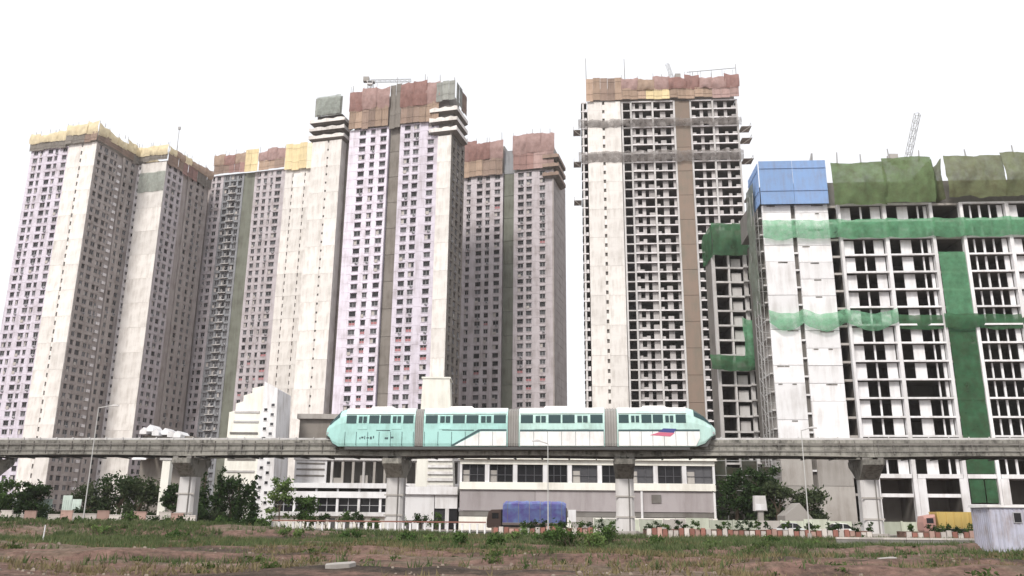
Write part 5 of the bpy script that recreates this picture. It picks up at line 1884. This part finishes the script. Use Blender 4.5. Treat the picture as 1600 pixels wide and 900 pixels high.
def car(x, off, label, mat, L=3.8):
    t = thing('parked_car', label, 'car', (x, line_y(x, off), ROAD_Z + .004), BA)
    mb = MB()
    st = [(-1.9, .45, .62), (-1.84, .3, .78), (-1.3, .25, .92), (-.75, .25, .98), (.9, .25, 1.0), (1.6, .25, .98), (1.86, .32, .9), (1.9, .5, .7)]
    mb.loft([[(a, -.62, b), (a, -.8, b + .1), (a, -.8, c - .12), (a, -.7, c), (a, .7, c), (a, .8, c - .12), (a, .8, b + .1), (a, .62, b)] for a, b, c in st])
    b_ = mb.build('body', mat, t)
    mb = MB()
    st = [(-.95, .96, .70), (-.35, 1.46, .58), (.2, 1.52, .58), (1.1, 1.46, .56), (1.62, 1.0, .66)]
    mb.loft([[(a, -.72, .95), (a, -w_, z), (a, w_, z), (a, .72, .95)] for a, z, w_ in st])
    cab_ = mb.build('cabin', M['glass'], t)
    mb = MB()
    mb.loft([[(a, -.57, z), (a, -.5, z + .05), (a, .5, z + .05), (a, .57, z)] for a, z in ((-.4, 1.47), (.2, 1.53), (1.1, 1.47))])
    mb.build('roof', mat, t)
    for u in (-.2, .55):
        mb = MB(); mb.bar((u, -.735, .95), (u + .05, -.6, 1.48), .04, .04, 4); mb.build('pillar', mat, t)
    for x_ in (-1.2, 1.2):
        for y_ in (-.72, .72): wheel(t, x_, y_, .31, .2)
    box('headlight', M['frame'], b_, -1.9, -1.8, -.68, -.4, .62, .76)
    box('tail_light', M['logo_red'], b_, 1.82, 1.905, -.7, -.45, .68, .85)
    box('bumper', M['steel_dark'], b_, -1.93, -1.85, -.6, .6, .35, .5)
    return t


car(36.2, 4.6, 'white hatchback behind the median, left of the pier before the netted building', M['train_white'])
car(31.4, 6.4, 'pale grey hatchback on the road left of the white hatchback', paint('car_grey', (.50, .52, .53), .35, .2))

cabn = thing('site_cabin', 'pale lavender sheet metal site cabin with one small window at the right edge', 'cabin', (34.3, 58, gz(34.3, 58) - .05), R(-6))
zc = 3.05
mb = MB(); mb.box(-1.9, 4.6, 0, 2.9, .15, zc); body_ = mb.build('wall', M['lav'], cabn)
for k in range(22):
    box('rib', M['lav'], cabn, -1.86 + k * .3, -1.74 + k * .3, -.035, -.003, .2, zc - .1)
for k in range(9):
    box('rib', M['lav'], cabn, -1.935, -1.903, .1 + k * .31, .22 + k * .31, .2, zc - .1)
mb = MB(); mb.hexa([(-2.05, -.15, zc + .004), (4.75, -.15, zc + .004), (4.75, 3.05, zc + .004), (-2.05, 3.05, zc + .004), (-2.0, -.1, zc + .14), (4.7, -.1, zc + .14), (4.7, 3.0, zc + .2), (-2.0, 3.0, zc + .2)])
mb.build('roof', M['concrete_light'], cabn)
mb = MB()
mb.box(0, .55, -.09, -.04, 0, .7, 0); mb.box(.05, .5, -.1, -.091, .05, .65, 1)
mb.build('window', [M['frame'], M['glass']], cabn, (-.45, 0, zc - 1.0))
mb = MB(); mb.box(0, .85, -.07, -.04, 0, 2.0, 0); mb.box(.7, .78, -.1, -.071, .9, 1.1, 1)
mb.build('door', [M['lav'], M['steel_dark']], cabn, (2.3, 0, .25))
for x in (-1.8, 1.4, 4.3):
    box('support_block', M['concrete'], cabn, x, x + .3, .1, 2.7, -.4, .149)

# a long white barrier rail left of the cabin
br = thing('barrier_wall', 'low white topped barrier wall running left from the lavender cabin', 'barrier', (0, 0, 0))
for k in range(9):
    x = 30.0 + k * 2.0
    mb = MB(); mb.box(-.98, .98, -.12, .12, -.3, .55); mb.box(-.99, .99, -.17, .17, .555, .72, 1)
    mb.build('block', [M['concrete_dark'], M['kerb_white']], br, (x, 79.5 - .08 * x, .05 + gz(30, 78) * .2), R(-4))

for k in range(10):
    x = -62 + k * 2.6 + random.uniform(-.5, .5)
    bush('roadside_bush', nth(k + 1) + ' dusty bush from the left behind the low pink wall', 'shrub', x, 114 + random.uniform(-1, 1), PZ, random.uniform(2.2, 3.4), random.uniform(2.0, 3.4), M['leaf_dusty'] if k % 2 else M['leaf_dark'], 700, .18, 'bushes behind the low wall')
# broken slabs, planks and a marker stake on the waste ground
for k, (x, y, w, d_, a, mt, lb) in enumerate((
        (-7.4, 38.5, 1.3, .7, .1, 'concrete', 'flat broken concrete piece lying nearest the camera, left of centre'),
        (21.2, 49, 1.2, .5, .3, 'concrete', 'small broken concrete piece on the soil at right'))):
    t = thing('concrete_fragment', lb, 'debris', (x, y, gz(x, y) - .03), a, 'broken slabs on the soil')
    mb = MB()
    mb.loft([[(-w / 2, -d_ / 2, z), (w * .3, -d_ * .55, z), (w / 2, -d_ * .1, z), (w * .42, d_ / 2, z), (-w * .2, d_ * .45, z), (-w * .5, d_ * .2, z)] for z in (-.05, .16)])
    mb.build('chunk', M[mt], t).rotation_euler = (.08, -.06, 0)
st = thing('marker_stake', 'thin white stake standing in the grass at the far left', 'stake', (-36.5, 68, gz(-36.5, 68)))
mb = MB(); mb.bar((0, 0, -.2), (.04, 0, 1.3), .05, .04); mb.build('shaft', M['white'], st)

# ================================================================ dusty air
def haze():
    m = bpy.data.materials.new('dusty_air')
    m.use_nodes = True
    nt = m.node_tree
    nt.nodes.clear()
    o_ = nt.nodes.new('ShaderNodeOutputMaterial')
    v_ = nt.nodes.new('ShaderNodeVolumePrincipled')
    v_.inputs['Color'].default_value = (.92, .92, .93, 1)
    v_.inputs['Density'].default_value = 0.00015
    v_.inputs['Anisotropy'].default_value = 0.2
    nt.links.new(v_.outputs[0], o_.inputs['Volume'])
    h = box('haze', m, None, -2700, 2700, -500, 3300, -1.6, 168)
    tag(h, 'thin dusty haze filling the air between camera and towers', 'haze', kind='stuff')


haze()
